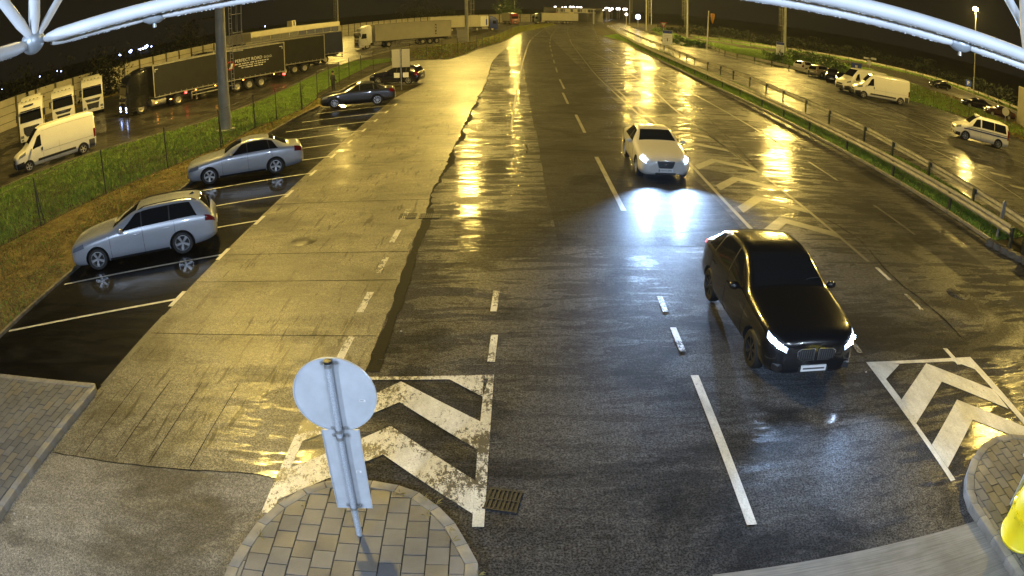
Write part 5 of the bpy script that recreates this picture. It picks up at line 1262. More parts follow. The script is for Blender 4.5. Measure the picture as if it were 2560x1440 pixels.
# the silver estate car nearest on the left
WSP = dict(ws=(1.52, 2.30), rw=(4.22, 4.50), sides=((1.72, 2.28, 2.42, 2.42), (2.46, 2.46, 3.28, 3.28), (3.32, 3.32, 4.12, 3.92)), hl=(.07, .52, 3.75, 4.35, .16, .50), tl=(4.34, 4.61, 3.68, 4.12), handles=(2.25, 3.18), doors=(1.38, 2.44, 3.42), mirror=1.78)
def intake(root, s, z=.30, w_=.9, h_=.10, mat='trim', name='air_intake'):
    mb = MB(); mb.box((s.L/2+.004, 0, z), (.03, w_*s.ring(0)[3][0]*2*.95, h_)); mb.build(name, mat, root, bevel=.01)
t = empty('estate_car', (0, 0, 0), 0, 'silver estate car with black roof rails parked nearest in the left bays', 'car', 'cars parked in the left bays')
def gr_vw(root, s):
    intake(root, s, .36, .9, .14); mb = MB(); mb.box((s.L/2+.006, 0, .60), (.02, .9, .055)); mb.build('grille', 'trim', root, bevel=.008); mb = MB(); mb.lathe([(0, 0), (.055, 0), (.055, .012), (0, .012)], 16, T=Matrix.Translation((s.L/2+.012, 0, .61)) @ Matrix.Rotation(R(90), 4, 'Y')); mb.build('badge', 'chrome', root)
s_ = car(t, WAGON, 'silver', (.90, 3.586), .325, 5, **WSP, grille=gr_vw, rails=(2.35, 4.15))
mb = MB(); mb.add([(0, -.015, 0), (0, .015, 0), (-.16, .006, 0), (-.16, -.006, 0), (-.13, 0, .07)], [(0, 1, 4), (1, 2, 4), (2, 3, 4), (3, 0, 4)]); mb.build('aerial', 'trim', t, T=Matrix.Translation((4.63/2-3.9, 0, 1.45)))
place(t, (251, 674), (463, 633), (.90, 3.586), 4.63, .895, 1)
# silver saloon
SSP = dict(ws=(1.62, 2.33), rw=(3.45, 4.12), sides=((1.85, 2.33, 2.52, 2.52), (2.56, 2.56, 3.42, 3.35), (3.46, 3.39, 3.78, 3.55)), hl=(.08, .50, 3.6, 4.3, .16, .50), tl=(4.42, 4.75, 3.6, 4.3), handles=(2.35, 3.35), doors=(1.48, 2.54, 3.52), mirror=1.88)
t = empty('saloon_car', (0, 0, 0), 0, 'silver saloon car parked second from the near end, nose to the verge', 'car', 'cars parked in the left bays')
car(t, SEDAN, 'silver', (.92, 3.632), .33, 5, **SSP, grille=gr_vw); place(t, (526, 461), (692, 434), (.92, 3.632), 4.77, .91, 1)
t = empty('saloon_car', (0, 0, 0), 0, 'dark grey saloon car with bright alloy wheels beside the fence', 'car', 'cars parked in the left bays')
car(t, SEDAN, 'dark_grey', (.92, 3.632), .34, 9, **SSP, grille=gr_vw); place(t, (838, 271), (943, 262), (.92, 3.632), 4.77, .91, 1)
HX = lambda x: x if x < 3 else 3 + (x-3)*.77
HSP = dict(ws=(1.52, 2.30), rw=(HX(4.22), HX(4.52)), sides=((1.72, 2.28, 2.42, 2.42), (2.46, 2.46, 3.22, 3.22), (3.26, 3.26, 3.62, 3.5)), hl=(.07, .48, 3.7, 4.35, .16, .46), tl=(HX(4.25), HX(4.61), 3.5, 4.3), handles=(2.25, 3.05), doors=(1.38, 2.44, 3.25), mirror=1.78)
t = empty('hatchback_car', (0, 0, 0), 0, 'small navy-black hatchback parked behind the two-panel sign post', 'car', 'cars parked in the left bays')
car(t, HATCH, 'navy', (.84, 3.42), .325, 7, **HSP, grille=gr_vw); place(t, (945, 213), (1023, 211), (.84, 3.42), HATCH[-1][0], .895, 1)

def add_wipers(t, L, xc, z, dz):
    for y in (.15, -.45):
        mb = MB(); mb.tube([(L/2-xc+.02, y, z-.02), (L/2-xc-.12, y+.28, z+.06), (L/2-xc-.16, y+.55, z+.07)], .011, 5); mb.build('wiper', 'trim', t)
# white luxury saloon driving towards us
XF = [(0, .30, .50, .45, .62, .60, .60, .70, .44, .03), (.07, .25, .64, .45, .78, .66, .72, .76, .56, .04), (.3, .19, .76, .46, .90, .74, .85, .84, .66, .055), (.8, .17, .82, .48, .935, .82, .90, .93, .74, .06), (1.35, .17, .83, .50, .94, .89, .91, 1.01, .76, .05), (1.7, .17, .83, .50, .94, .93, .91, 1.06, .76, .045),
    (2.1, .17, .83, .50, .94, .955, .905, 1.23, .68, .045), (2.5, .17, .83, .50, .94, .965, .90, 1.37, .62, .04), (2.95, .17, .83, .50, .94, .975, .90, 1.42, .60, .04), (3.4, .17, .83, .50, .94, .985, .90, 1.40, .59, .04), (3.9, .18, .82, .50, .935, .99, .89, 1.26, .61, .04), (4.3, .21, .80, .52, .92, .985, .87, 1.10, .68, .03),
    (4.7, .26, .76, .54, .88, .96, .83, 1.04, .70, .03), (4.9, .32, .70, .56, .82, .90, .77, .97, .66, .02), (4.96, .38, .62, .58, .72, .80, .70, .86, .60, .02)]
def rpoly(w0, w1, z0, z1, n=5, r_=.25):   # rounded trapezoid in (y, z)
    cs = [(-w0, z0), (w0, z0), (w1, z1), (-w1, z1)]; out = []
    for i in range(4):
        p, c_, q = Vector(cs[i-1]), Vector(cs[i]), Vector(cs[(i+1) % 4]); rr_ = r_*min((p-c_).length, (q-c_).length)*.9
        a = c_ + (p-c_).normalized()*rr_; b_ = c_ + (q-c_).normalized()*rr_
        for k in range(n+1): u = k/n; out.append(tuple((a*(1-u)**2 + c_*2*u*(1-u) + b_*u*u)))
    return out
def front_poly(root, name, mat, pts, x0, x1, bevel=.004): # prism with outline in the y-z plane
    mb = MB(); n = len(pts); vs = [(x0, y, z) for y, z in pts] + [(x1, y, z) for y, z in pts]
    mb.add(vs, [tuple(range(n))[::-1], tuple(range(n, 2*n))] + [(i, (i+1) % n, n+(i+1) % n, n+i) for i in range(n)]); return mb.build(name, mat, root, smooth=30, bevel=bevel)
def gr_xf(root, s):
    L2 = s.L/2
    front_poly(root, 'grille_surround', 'chrome', rpoly(.25, .335, .475, .735), L2-.05, L2+.022)
    g = front_poly(root, 'grille', 'trim', rpoly(.235, .32, .49, .72), L2-.05, L2+.030)
    mb = MB()
    for k in range(6): mb.box((L2+.032, 0, .52+.034*k), (.006, .52+.02*k, .008))
    mb.build('mesh_bars', 'trim_grey', g); mb = MB(); mb.ball((L2+.035, 0, .62), .04, 6, sc=(.4, 1, 1)); mb.build('badge', 'chrome', g)
    intake(root, s, .285, .62, .075)
    for sd in (1, -1):
        pts = [(sd*.42, .30), (sd*.62, .33), (sd*.80, .43), (sd*.76, .455), (sd*.45, .41)]; pts = pts if sd > 0 else pts[::-1]
        mb = MB(); V = []
        for y, z in pts: V.append((L2-.02-.26*max(0, abs(y)-.5)**1.2*1.6+.02, y, z))
        k = len(V); V += [(a-.1, b_, c_) for a, b_, c_ in V]; mb.add(V, [tuple(range(k)), tuple(range(k, 2*k))[::-1]] + [(i, (i+1) % k, k+(i+1) % k, k+i) for i in range(k)]); mb.build('fog_lamp_recess', 'trim', root)
t = empty('saloon_car', (0, 0, 0), 0, 'pearl white saloon car with blazing headlights driving towards the canopy', 'car', 'cars driving towards the canopy')
car(t, XF, 'pearl', (.88, 3.789), .345, 7, ws=(1.78, 2.46), rw=(3.75, 4.45), sides=((2.0, 2.48, 2.72, 2.72), (2.76, 2.76, 3.85, 3.75)), hl=(.03, .42, 3.85, 4.8, .10, .48), tl=(4.65, 4.94, 3.5, 4.3), lit=True, handles=(2.55, 3.6), doors=(1.62, 2.74, 3.8), mirror=2.02, grille=gr_xf, plate_text='K54-O-892')
place(t, (1591, 437), (1562, 393), (.88, 3.789), 4.96, .94, -1); t.rotation_euler.z = R(-91.5); t.location.x = 5.35; XFC = t
add_wipers(t, 4.96, 1.80, 1.10, .02)
SUV = [(0, .34, .46, .50, .58, .70, .56, .82, .46, .04), (.06, .28, .62, .50, .76, .77, .72, .89, .60, .06), (.22, .24, .76, .51, .90, .85, .86, .98, .74, .075), (.42, .22, .83, .53, .96, .91, .92, 1.04, .80, .075), (.8, .21, .87, .55, .99, .98, .95, 1.11, .82, .075), (1.2, .21, .87, .57, 1.0, 1.02, .96, 1.17, .82, .07), (1.5, .21, .87, .57, 1.0, 1.05, .96, 1.22, .82, .065),
    (1.95, .21, .87, .57, 1.0, 1.08, .95, 1.45, .75, .06), (2.35, .21, .87, .57, 1.0, 1.10, .95, 1.62, .70, .06), (2.8, .21, .87, .57, 1.0, 1.11, .95, 1.68, .68, .06), (3.3, .21, .87, .57, 1.0, 1.13, .95, 1.66, .67, .06), (3.8, .22, .87, .57, 1.0, 1.15, .94, 1.56, .66, .06), (4.2, .25, .85, .58, .98, 1.15, .92, 1.38, .67, .05),
    (4.55, .30, .80, .60, .93, 1.08, .87, 1.17, .70, .04), (4.68, .36, .74, .62, .87, 1.0, .80, 1.07, .66, .03), (4.74, .42, .66, .64, .76, .90, .72, .96, .60, .02)]
def gr_bm(root, s):
    L2 = s.L/2
    for sd in (1, -1):
        pts = [(sd*(.03+y), z) for y, z in ((0, .56), (.24, .55), (.36, .62), (.37, .74), (.30, .79), (.02, .80), (0, .78))]; pts = pts if sd > 0 else pts[::-1]
        front_poly(root, 'grille_surround', 'chrome', pts, L2-.05, L2+.020); c_ = Vector((sd*.21, .675)); p2 = [tuple(c_ + (Vector(p)-c_)*.88) for p in pts]
        g = front_poly(root, 'grille', 'trim', p2, L2-.05, L2+.030); mb = MB()
        for k in range(7): mb.box((L2+.032, sd*(.07+.045*k), .675), (.006, .008, .17))
        mb.build('slats', 'trim_grey', g)
        mb = MB(); mb.box((L2-.10, sd*.66, .42), (.16, .26, .13), rz=-sd*.5); mb.build('air_intake', 'trim', root, bevel=.02)
    intake(root, s, .37, .55, .10); mb = MB(); mb.lathe([(0, 0), (.045, 0), (.045, .01), (0, .014)], 20, T=Matrix.Translation((L2-.055, 0, .865)) @ Matrix.Rotation(R(60), 4, 'Y')); mb.build('badge', 'chrome', root, smooth=40)
t = empty('fastback_car', (0, 0, 0), 0, 'glossy black fastback car with lit headlights and red tail lamp, nearest on the road', 'car', 'cars driving towards the canopy')
car(t, SUV, 'black_paint', (.84, 3.74), .365, 7, ws=(1.55, 2.32), rw=(3.8, 4.50), sides=((1.80, 2.32, 2.60, 2.60), (2.64, 2.64, 3.60, 3.50), (3.65, 3.55, 4.15, 3.85)), hl=(.012, .30, 3.95, 4.5, .02, .36), tl=(4.55, 4.91, 3.9, 4.3), lit=True, tl_lit=True, handles=(2.45, 3.5), doors=(1.45, 2.62, 3.7), mirror=1.85, grille=gr_bm, rim='dark_grey')
place(t, (1872, 908), (1780, 756), (.84, 3.74), 4.74, .98, -1); BMC = t
add_wipers(t, 4.74, 1.58, 1.30, .02); t.scale = (.97, .97, .97)
mb = MB(); mb.box((4.74/2+.026, 0, .40), (.004, .44, .03)); mb.build('print', 'trim_grey', [c_ for c_ in t.children if c_.name.startswith('number_plate')][0])
HEADC = (0.40, 0.62, 1.0)
for cobj, L_h, yy, zz, pw in ((XFC, 4.96, .66, .68, 11000), (BMC, 4.74, .70, .84, 1500)):
    for sd in (1, -1):
        spot_light('headlight_beam', (L_h/2-.05, sd*yy, zz), (L_h/2+14, sd*yy*1.03, -.35), pw, HEADC, R(78), 1.0, .09, cobj)

# vans (side-loaded panel vans) and the police van
VAN = [(0, .38, .60, .62, .80, .86, .78, .94, .62, .03), (.06, .32, .74, .62, .90, .92, .86, 1.02, .70, .03), (.3, .27, .84, .62, .99, 1.02, .95, 1.16, .80, .04), (.75, .25, .90, .64, 1.02, 1.14, 1.0, 1.34, .84, .04), (1.05, .25, .92, .65, 1.025, 1.22, 1.0, 1.58, .82, .05), (1.5, .25, .92, .65, 1.025, 1.30, 1.0, 2.04, .78, .06), (1.9, .25, .92, .65, 1.025, 1.34, 1.0, 2.38, .76, .06),
    (2.3, .25, .92, .65, 1.025, 1.36, 1.005, 2.46, .78, .05), (3.5, .25, .92, .65, 1.025, 1.36, 1.01, 2.48, .79, .04), (5.2, .25, .92, .65, 1.025, 1.36, 1.01, 2.47, .79, .04), (5.9, .27, .92, .66, 1.02, 1.36, 1.0, 2.42, .78, .03), (5.99, .34, .86, .68, .96, 1.36, .94, 2.36, .72, .02)]
def van(label, pf, pr, side, group, paint='white_van', blue_glass=False):
    t = empty('panel_van', (0, 0, 0), 0, label, 'van', group)
    def extra(root, s):
        L2 = s.L/2; mb = MB(); mb.box((L2-.04, 0, .50), (.16, 1.30, .34)); mb.build('bumper', 'trim', root, bevel=.05)
        mb = MB(); mb.box((L2+.0, 0, .80), (.05, .95, .16)); mb.build('grille', 'trim', root, bevel=.02)
        for sd in (1, -1):
            s.patch('bumper_corner', 'trim', root, .02, .62, 1.2, 3.25, sd, .012, nx=8, nv=5)
            s.patch('rubbing_strip', 'trim', root, 1.65, 4.45, 2.35, 2.95, sd, .014, nx=6, nv=2)
            s.patch('rear_corner', 'trim_grey', root, 5.45, 5.97, 1.2, 3.3, sd, .010, nx=4, nv=4)
            mb = MB()
            for v in (3.55, 4.75): mb.tube([s.at(x, v, sd) + s.nrm(x, v, sd)*.001 for x in np.linspace(2.15, 5.85, 12)], .006, 4)
            mb.build('body_crease', 'trim_grey', root)
            mb = MB(); p = s.at(2.02, 3.7, sd); mb.box((p.x, p.y+sd*.012, p.z+.05), (.09, .03, .20)); mb.build('handle_plate', 'trim', root, bevel=.01)
    car(t, VAN, paint, (.95, 4.985), .345, 5, ws=(1.12, 1.86, 5.2), sides=((1.18, 1.72, 2.0, 2.0, 4.03, 4.62),), hl=(.22, .78, 3.85, 4.5, .34, .8), tl=(5.82, 5.98, 3.4, 4.1), doors=(1.12, 2.08, 3.3), mirror=1.25, grille=extra, plate=False, rim='steel_rim', sill=False, nx=60)
    place(t, pf, pr, (.95, 4.985), 5.99, 1.025, side); return t
van('white panel van parked on the kerb line in front of the three white tractors', (88, 425), (197, 389), 1, 'white panel vans')
van('front white panel van of the overlapping pair on the right', (2160, 246), (2248, 262), 1, 'white panel vans')
van('rear white panel van half hidden behind the other one', (2119, 232), (2207, 243), 1, 'white panel vans')
T6 = [(0, .34, .60, .56, .78, .78, .76, .86, .60, .03), (.06, .28, .72, .56, .88, .84, .83, .94, .68, .03), (.3, .24, .82, .56, .93, .96, .90, 1.08, .74, .05), (.85, .22, .86, .58, .95, 1.06, .93, 1.22, .78, .05), (1.15, .22, .87, .58, .95, 1.10, .93, 1.30, .78, .05), (1.55, .22, .87, .58, .95, 1.13, .93, 1.62, .74, .06), (1.95, .22, .87, .58, .95, 1.15, .93, 1.84, .71, .06), (2.4, .22, .87, .58, .95, 1.16, .93, 1.90, .71, .05), (4.2, .22, .87, .58, .95, 1.17, .93, 1.90, .71, .04), (4.7, .25, .86, .60, .94, 1.17, .92, 1.84, .70, .04), (4.86, .30, .82, .62, .90, 1.12, .88, 1.55, .70, .03), (4.90, .38, .74, .64, .82, 1.02, .80, 1.25, .70, .02)]
t = empty('police_van', (0, 0, 0), 0, 'white police minibus with blue side stripes and roof light bar on the right', 'van')
def ex6(root, s):
    for sd in (1, -1):
        s.patch('stripe', 'ink_blue', root, .75, 4.8, 3.55, 3.68, sd, .009, nx=20, nv=1); s.patch('stripe', 'ink_blue', root, 1.0, 4.75, 3.80, 3.86, sd, .009, nx=20, nv=1)
        s.patch('bumper_corner', 'trim', root, .02, .45, 1.2, 2.9, sd, .010, nx=6, nv=4)
    mb = MB(); mb.box((s.L/2-2.05, 0, 2.0), (.28, 1.1, .10)); mb.build('light_bar', 'sign_white', root, bevel=.03)
    mb = MB(); mb.box((s.L/2+.0, 0, .76), (.04, 1.1, .16)); mb.build('grille', 'trim', root, bevel=.02); intake(root, s, .42, .8, .16)
car(t, T6, 'white_van', (.93, 3.93), .345, 7, ws=(1.2, 1.90), rw=(4.72, 4.87), sides=((1.38, 1.85, 2.2, 2.2, 4.1, 4.82), (2.32, 2.32, 3.45, 3.45, 4.12, 4.82), (3.50, 3.50, 4.62, 4.5, 4.12, 4.82)), hl=(.10, .50, 3.8, 4.5), tl=(4.72, 4.88, 3.4, 4.6), doors=(1.2, 2.26, 3.4), mirror=1.42, grille=ex6, sill=False)
place(t, (2418, 352), (2488, 370), (.93, 3.93), 4.90, .95, 1)

# parked cars beyond the right carriageway
def rcar(px, py, rz, rows, paint, spec, wh, label, wr=.32, spokes=5, grp='cars parked beyond the right carriageway', lit=False, cat='car', nm='parked_car'):
    c_ = G(px, py); t = empty(nm, (c_.x, c_.y, .008), R(rz), label, cat, grp); car(t, rows, paint, wh, wr, spokes, **spec, nx=46, far=True, grille=gr_vw); return t
rcar(2017, 181, 28, HATCH, 'pearl', HSP, (.84, 3.42), 'white hatchback seen from behind, first of the parked row by the shrubs')
rcar(2056, 193, 26, sc_rows(WAGON, .97, .96, 1.0), 'gold_paint', WSP | dict(hl=(.07, .5, 3.75, 4.35)), (.87, 3.48), 'pale beige estate car seen from behind, next to the white hatchback')
rcar(2080, 203, -118, HATCH, 'navy', HSP, (.84, 3.42), 'dark hatchback facing the road between the beige estate and the other dark car')
rcar(2106, 214, -118, SEDAN, 'navy', SSP, (.92, 3.632), 'dark saloon facing the road just left of the white vans')
rcar(2349, 222, 190, SEDAN, 'black_paint', SSP, (.92, 3.632), 'small black car far off on the back road above the vans', grp='cars on the back road')
rcar(2440, 272, 163, SEDAN, 'black_paint', SSP, (.92, 3.632), 'black saloon on the back road under the street lamp', grp='cars on the back road')
rcar(2497, 293, 163, SEDAN, 'wine', SSP, (.92, 3.632), 'dark red car on the back road behind the black saloon', grp='cars on the back road')

# ================================================================== LORRIES
def profile_prism(mb, prof, y0, y1, mi=0):   # side profile (x, z) extruded in y
    n = len(prof); vs = [(x, y0, z) for x, z in prof] + [(x, y1, z) for x, z in prof]
    mb.add(vs, [tuple(range(n)), tuple(range(n, 2*n))[::-1]] + [(i, n+i, n+(i+1) % n, (i+1) % n) for i in range(n)], mi)
def slab_quad(root, name, mat, a, b_, c_, d_, th=.02):
    a, b_, c_, d_ = map(Vector, (a, b_, c_, d_)); n = (b_-a).cross(d_-a).normalized()*th; mb = MB(); vs = [a, b_, c_, d_, a+n, b_+n, c_+n, d_+n]
    mb.add(vs, [(0, 3, 2, 1), (4, 5, 6, 7), (0, 1, 5, 4), (1, 2, 6, 5), (2, 3, 7, 6), (3, 0, 4, 7)]); return mb.build(name, mat, root, bevel=.004)
def cab(root, paint, style, lit=False, top=3.65):
    c_ = empty('cab'); c_.parent = root; hw = 1.22
    prof = [(-.02, .32), (0, .5), (0, 1.25), (-.03, 1.85), (-.20, 2.85), (-.34, 3.15), (-.62, top-.18), (-1.0, top), (-2.1, top+.12), (-2.2, top+.05), (-2.25, 1.0), (-1.95, .95), (-1.90, .62), (-1.0, .62), (-.92, .34)]
    mb = MB(); profile_prism(mb, prof, -hw, hw); mb.build('shell', paint, c_, smooth=35, bevel=.07)
    X = lambda z: -.03 - (z-1.85)*.17 + .012
    slab_quad(c_, 'windscreen', 'glass_dark', (X(1.95), -1.10, 1.95), (X(1.95), 1.10, 1.95), (X(2.82), 1.04, 2.82), (X(2.82), -1.04, 2.82), .02)
    mb = MB(); mb.box((.02, 0, 2.93), (.22, 2.1, .10)); mb.build('sun_visor', 'trim' if style != 'volvo' else paint, c_, bevel=.02)
    if style == 'deep':      # deep tapering black grille
        pts = [(-.52, .72), (.52, .72), (.78, 1.05), (.80, 1.55), (-.80, 1.55), (-.78, 1.05)]; mb = MB(); n = len(pts); mb.add([(-.02, y, z) for y, z in pts] + [(.035, y, z) for y, z in pts], [tuple(range(n))[::-1], tuple(range(n, 2*n))] + [(i, (i+1) % n, n+(i+1) % n, n+i) for i in range(n)]); g = mb.build('grille', 'trim', c_, bevel=.01)
        mb = MB()
        for k in range(5): mb.box((.04, 0, .85+.15*k), (.012, 1.0+.09*k, .02))
        mb.build('bars', 'trim_grey', g); mb = MB(); mb.box((.02, -.15, top-.55), (.5, .0, .0)); 
        mb = MB(); mb.box((-.33, -.15, top-.38), (.10, 1.0, .09)); mb.build('roof_slot', 'ink', c_)
    else:
        for z0, z1, w0, w1 in ((1.38, 1.68, .70, .92), (.62, 1.22, .60, .72)):
            pts = [(-w0, z0), (w0, z0), (w1, z1), (-w1, z1)]; mb = MB(); mb.add([(-.02, y, z) for y, z in pts] + [(.03, y, z) for y, z in pts], [(3, 2, 1, 0), (4, 5, 6, 7), (0, 1, 5, 4), (1, 2, 6, 5), (2, 3, 7, 6), (3, 0, 4, 7)]); g = mb.build('grille', 'trim', c_, bevel=.01)
            mb = MB()
            for k in range(3): mb.box((.035, 0, z0 + (z1-z0)*(.25+.25*k)), (.01, w0*1.8, .02))
            mb.build('bars', 'trim_grey', g)
        mb = MB(); mb.box((.045, 0, 1.58), (.02, .5, .07)); mb.build('badge', 'chrome', c_)
    mb = MB(); mb.box((.045, 0, .60), (.02, .52, .12)); mb.build('number_plate', 'plate_white', c_)
    for sd in (1, -1):
        mb = MB(); mb.box((-.01, sd*.98, .78), (.10, .32, .24)); mb.box((-.01, sd*1.0, .50), (.08, .26, .12)); mb.build('headlight', 'em_head_dim' if lit else 'lamp_glass', c_, bevel=.03)
        mb = MB(); mb.box((-.12, sd*1.40, 2.45), (.12, .20, .62)); mb.box((-.12, sd*1.26, 2.7), (.05, .22, .04)); mb.build('mirror', 'trim', c_, bevel=.03)
        mb = MB(); mb.add([(-.36, sd*(hw+.004), 1.80), (-1.30, sd*(hw+.004), 1.80), (-1.30, sd*(hw+.004), 2.62), (-.56, sd*(hw+.004), 2.62)], [(0, 1, 2, 3)]); mb.build('side_window', 'glass_dark', c_)
        for x in (-.30, -1.40): mb = MB(); mb.tube([(x, sd*hw, .75 if x < -1 else .7), (x, sd*hw, 2.7)], .006, 4); mb.build('door_seam', 'seam', c_)
        mb = MB(); mb.box((-1.2, sd*(hw+.015), 1.62), (.18, .03, .05)); mb.build('door_handle', 'trim', c_)
        for z in (.45, .72): mb = MB(); mb.box((-.65, sd*(hw-.04), z), (.5, .14, .03)); mb.build('step', 'trim', c_)
    for k in range(5): mb = MB(); mb.box((-.75+.06*abs(k-2), -.8+.4*k, top+.0), (.12, .16, .06)); mb.build('roof_lamp', 'lamp_glass', c_)
    mb = MB(); profile_prism(mb, [(-.95, top-.02), (-1.5, top+.22), (-2.15, top+.34), (-2.15, top-.02)], -1.0, 1.0); mb.build('roof_deflector', paint, c_, smooth=30, bevel=.05)
    return c_
def tractor(root, paint, style, lit=False, top=3.65):
    cab(root, paint, style, lit, top); mb = MB(); mb.box((-3.6, 0, .85), (4.9, .9, .28)); mb.box((-5.0, 0, 1.08), (1.0, .9, .14)); mb.build('chassis', 'trim', root)
    for sd in (1, -1):
        mb = MB(); mb.tube([(-2.5, sd*.85, .72), (-3.9, sd*.85, .72)], .33, 16); mb.build('fuel_tank', 'galv_dull', root, smooth=50)
        mb = MB(); profile_prism(mb, [(-5.75, .95), (-5.7, 1.2), (-5.3, 1.38), (-4.9, 1.38), (-4.5, 1.2), (-4.45, .95), (-4.55, .95), (-4.6, 1.15), (-4.95, 1.3), (-5.25, 1.3), (-5.6, 1.15), (-5.65, .95)], sd*.75, sd*1.2); mb.build('mudguard', 'trim', root)
        big_wheel(root, -1.4, sd*1.05, sd); big_wheel(root, -5.1, sd*1.0, sd, wd=.5)
def big_wheel(root, x, y, sd, wd=.32, r_=.51):
    we = empty('wheel', (x, y, r_)); we.parent = root; T_ = Matrix.Rotation(R(90)*(-sd), 4, 'X')
    mb = MB(); mb.lathe([(.29, -wd/2), (r_*.93, -wd/2), (r_, -wd*.35), (r_, wd*.35), (r_*.93, wd/2), (.29, wd/2)], 24, T=T_); mb.build('tyre', 'tyre', we, smooth=40)
    mb = MB(); mb.lathe([(.29, -wd*.3), (.295, wd*.5), (.25, wd*.46), (.16, wd*.30), (.13, wd*.32), (.12, wd*.46), (0, wd*.5)], 20, T=T_)
    mb.build('rim', 'steel_rim', we, smooth=40)
def trailer(root, paint, x0=-2.75, x1=-16.5, top=3.95, markers=False, tail='red_lens', detail=True, side_mat=None, spare=True):
    tr = empty('trailer'); tr.parent = root; ln = x0-x1; xm = (x0+x1)/2; z0 = 1.18
    mb = MB(); mb.box((xm, 0, (z0+top)/2), (ln-.12, 2.48, top-z0)); mb.build('curtain', paint, tr, bevel=.03)
    mb = MB()
    for x in (x0-.04, x1+.04):
        for sd in (1, -1): mb.box((x, sd*1.245, (z0+top)/2), (.10, .06, top-z0+.04))
        mb.box((x, 0, top), (.10, 2.5, .08))
    for sd in (1, -1): mb.box((xm, sd*1.255, top), (ln, .05, .11)); mb.box((xm, sd*1.25, z0-.02), (ln, .06, .09))
    k = x1+.6
    while k < x0:
        for sd in (1, -1): mb.box((k, sd*1.27, z0+.02), (.035, .03, .26))
        k += .55
    mb.build('frame', 'galv_dull', tr)
    mb = MB(); mb.box((xm-.6, 0, .98), (ln-1.6, .9, .24)); mb.box((x1+1.0, 0, .80), (.12, 2.2, .12)); mb.build('chassis', 'trim', tr)
    mb = MB()
    for sd in (1, -1):
        for z in (.62, .92): mb.box(((-6.3-10.2)/2, sd*1.2, z), (3.6, .04, .09))
        mb.box((-7.2, sd*.6, .55), (.14, .14, .9)); mb.box((-10.15, sd*1.19, .75), (.06, .05, .5)); mb.box((-6.5, sd*1.19, .75), (.06, .05, .5))
    mb.build('side_guard', 'galv_dull', tr)
    mb = MB(); mb.box((x1+.06, 0, .62), (.08, 2.3, .16)); mb.build('bumper', 'trim_grey', tr)
    for sd in (1, -1):
        mb = MB(); mb.box((x1+.0, sd*.95, .84), (.06, .42, .13)); mb.build('tail_light', tail, tr)
        for x in (-11.2, -12.5, -13.8): big_wheel(tr, x, sd*1.03, sd, wd=.38, r_=.5)
        if markers:
            for x in (-6.9, -8.9, -11.85, -15.2): mb = MB(); mb.box((x, sd*1.29, z0-.14), (.10, .03, .05)); mb.build('marker_lamp', 'em_amber', tr)
    return tr
def place_lorry(t, pf, pr, xf, xr, side, ang=None, mid=True):
    f, r_ = G(*pf), G(*pr); d = f-r_; d.z = 0; d.normalize()
    if ang is not None: d = Vector((math.cos(R(ang)), math.sin(R(ang)), 0))
    lft = Vector((-d.y, d.x, 0)); q = (f+r_)/2 if mid else f; xq = (xf+xr)/2 if mid else xf
    q -= lft*side*1.2; t.location = q - d*xq; t.location.z = .008; t.rotation_euler = (0, 0, math.atan2(d.y, d.x))
# white tractors parked nose-on by the barrier
def tr_at(pl_, pr_, label, style, top, z=.35, extra=0):
    a, b_ = G(*pl_, z), G(*pr_, z); m_ = (a+b_)/2; t = empty('tractor_unit', (m_.x, m_.y, .008), R(-54), label, 'lorry', 'white tractor units by the barrier'); tractor(t, 'white_van', style, False, top); return t
tr_at((55, 357), (109, 341), 'white tractor unit with a deep black grille, at the far left behind the white van', 'deep', 3.75)
tr_at((136, 320), (186, 300), 'white tractor unit with two-part grille standing between the other two, bottom hidden by the van', 'double', 3.55)
t = tr_at((211, 284), (258, 272), 'white tractor unit with two-part grille parked nearest the black lorry', 'double', 3.7)
# open flatbed/box body seen behind the third tractor
mb = MB(); mb.box((-6.2, 0, 2.3), (3.4, 2.4, 2.6)); mb.build('box_body', 'wall_post', t, bevel=.02)
def lorry(label, cab_paint, trailer_paint, style='volvo', lit=False, markers=False, tail='red_lens'):
    t = empty('articulated_lorry', (0, 0, 0), 0, label, 'lorry', 'articulated lorries'); tractor(t, cab_paint, style, lit); trailer(t, trailer_paint, markers=markers, tail=tail); return t
t = lorry('black articulated lorry with white lettering on its dark curtain, lights on, behind the thick mast', 'black_paint', 'curtain_black', 'volvo', True, True, 'em_red')
place_lorry(t, (359, 285), (650, 219), -1.4, -13.8, 1)
mb = MB()
for x in (-2.9, -4.35): mb.box((x, 1.24, .70), (.14, .05, .07))
mb.build('marker_lamp', 'em_amber', t); mb = MB(); mb.box((-5.9, 1.2, .98), (.16, .10, .16)); mb.build('marker_lamp', 'em_red', t)
tr = [c_ for c_ in t.children if c_.name.startswith('trailer')][0]
Tl = lambda x, z: Matrix.Translation((x, 1.262, z)) @ Matrix.Rotation(PI, 4, 'Z') @ Matrix.Rotation(R(90), 4, 'X')
me = text_mesh('PERFECT ROAD', .42, .003); me.transform(Tl(-12.55, 2.86)); link('lettering', me, 'sign_white', tr)
me = text_mesh('D.O.O.', .30, .003); me.transform(Tl(-14.65, 2.84)); link('lettering', me, 'sign_white', tr)
for k, (wd, z) in enumerate(((3.6, 2.56), (3.0, 2.36), (2.3, 2.17))):
    mb = MB(); x = -13.0 + wd/2
    while x > -13.0 - wd/2: w_ = random.uniform(.10, .30); mb.box((x, 1.263, z), (w_, .004, .075)); x -= w_+.07
    mb.build('small_print', 'sign_white', tr)
mb = MB(); mb.lathe([(.36, 0), (.42, 0), (.42, .006), (.36, .006), (.36, 0)], 32, T=Tl(-10.6, 2.55)); mb.build('emblem_ring', 'sign_red', tr)
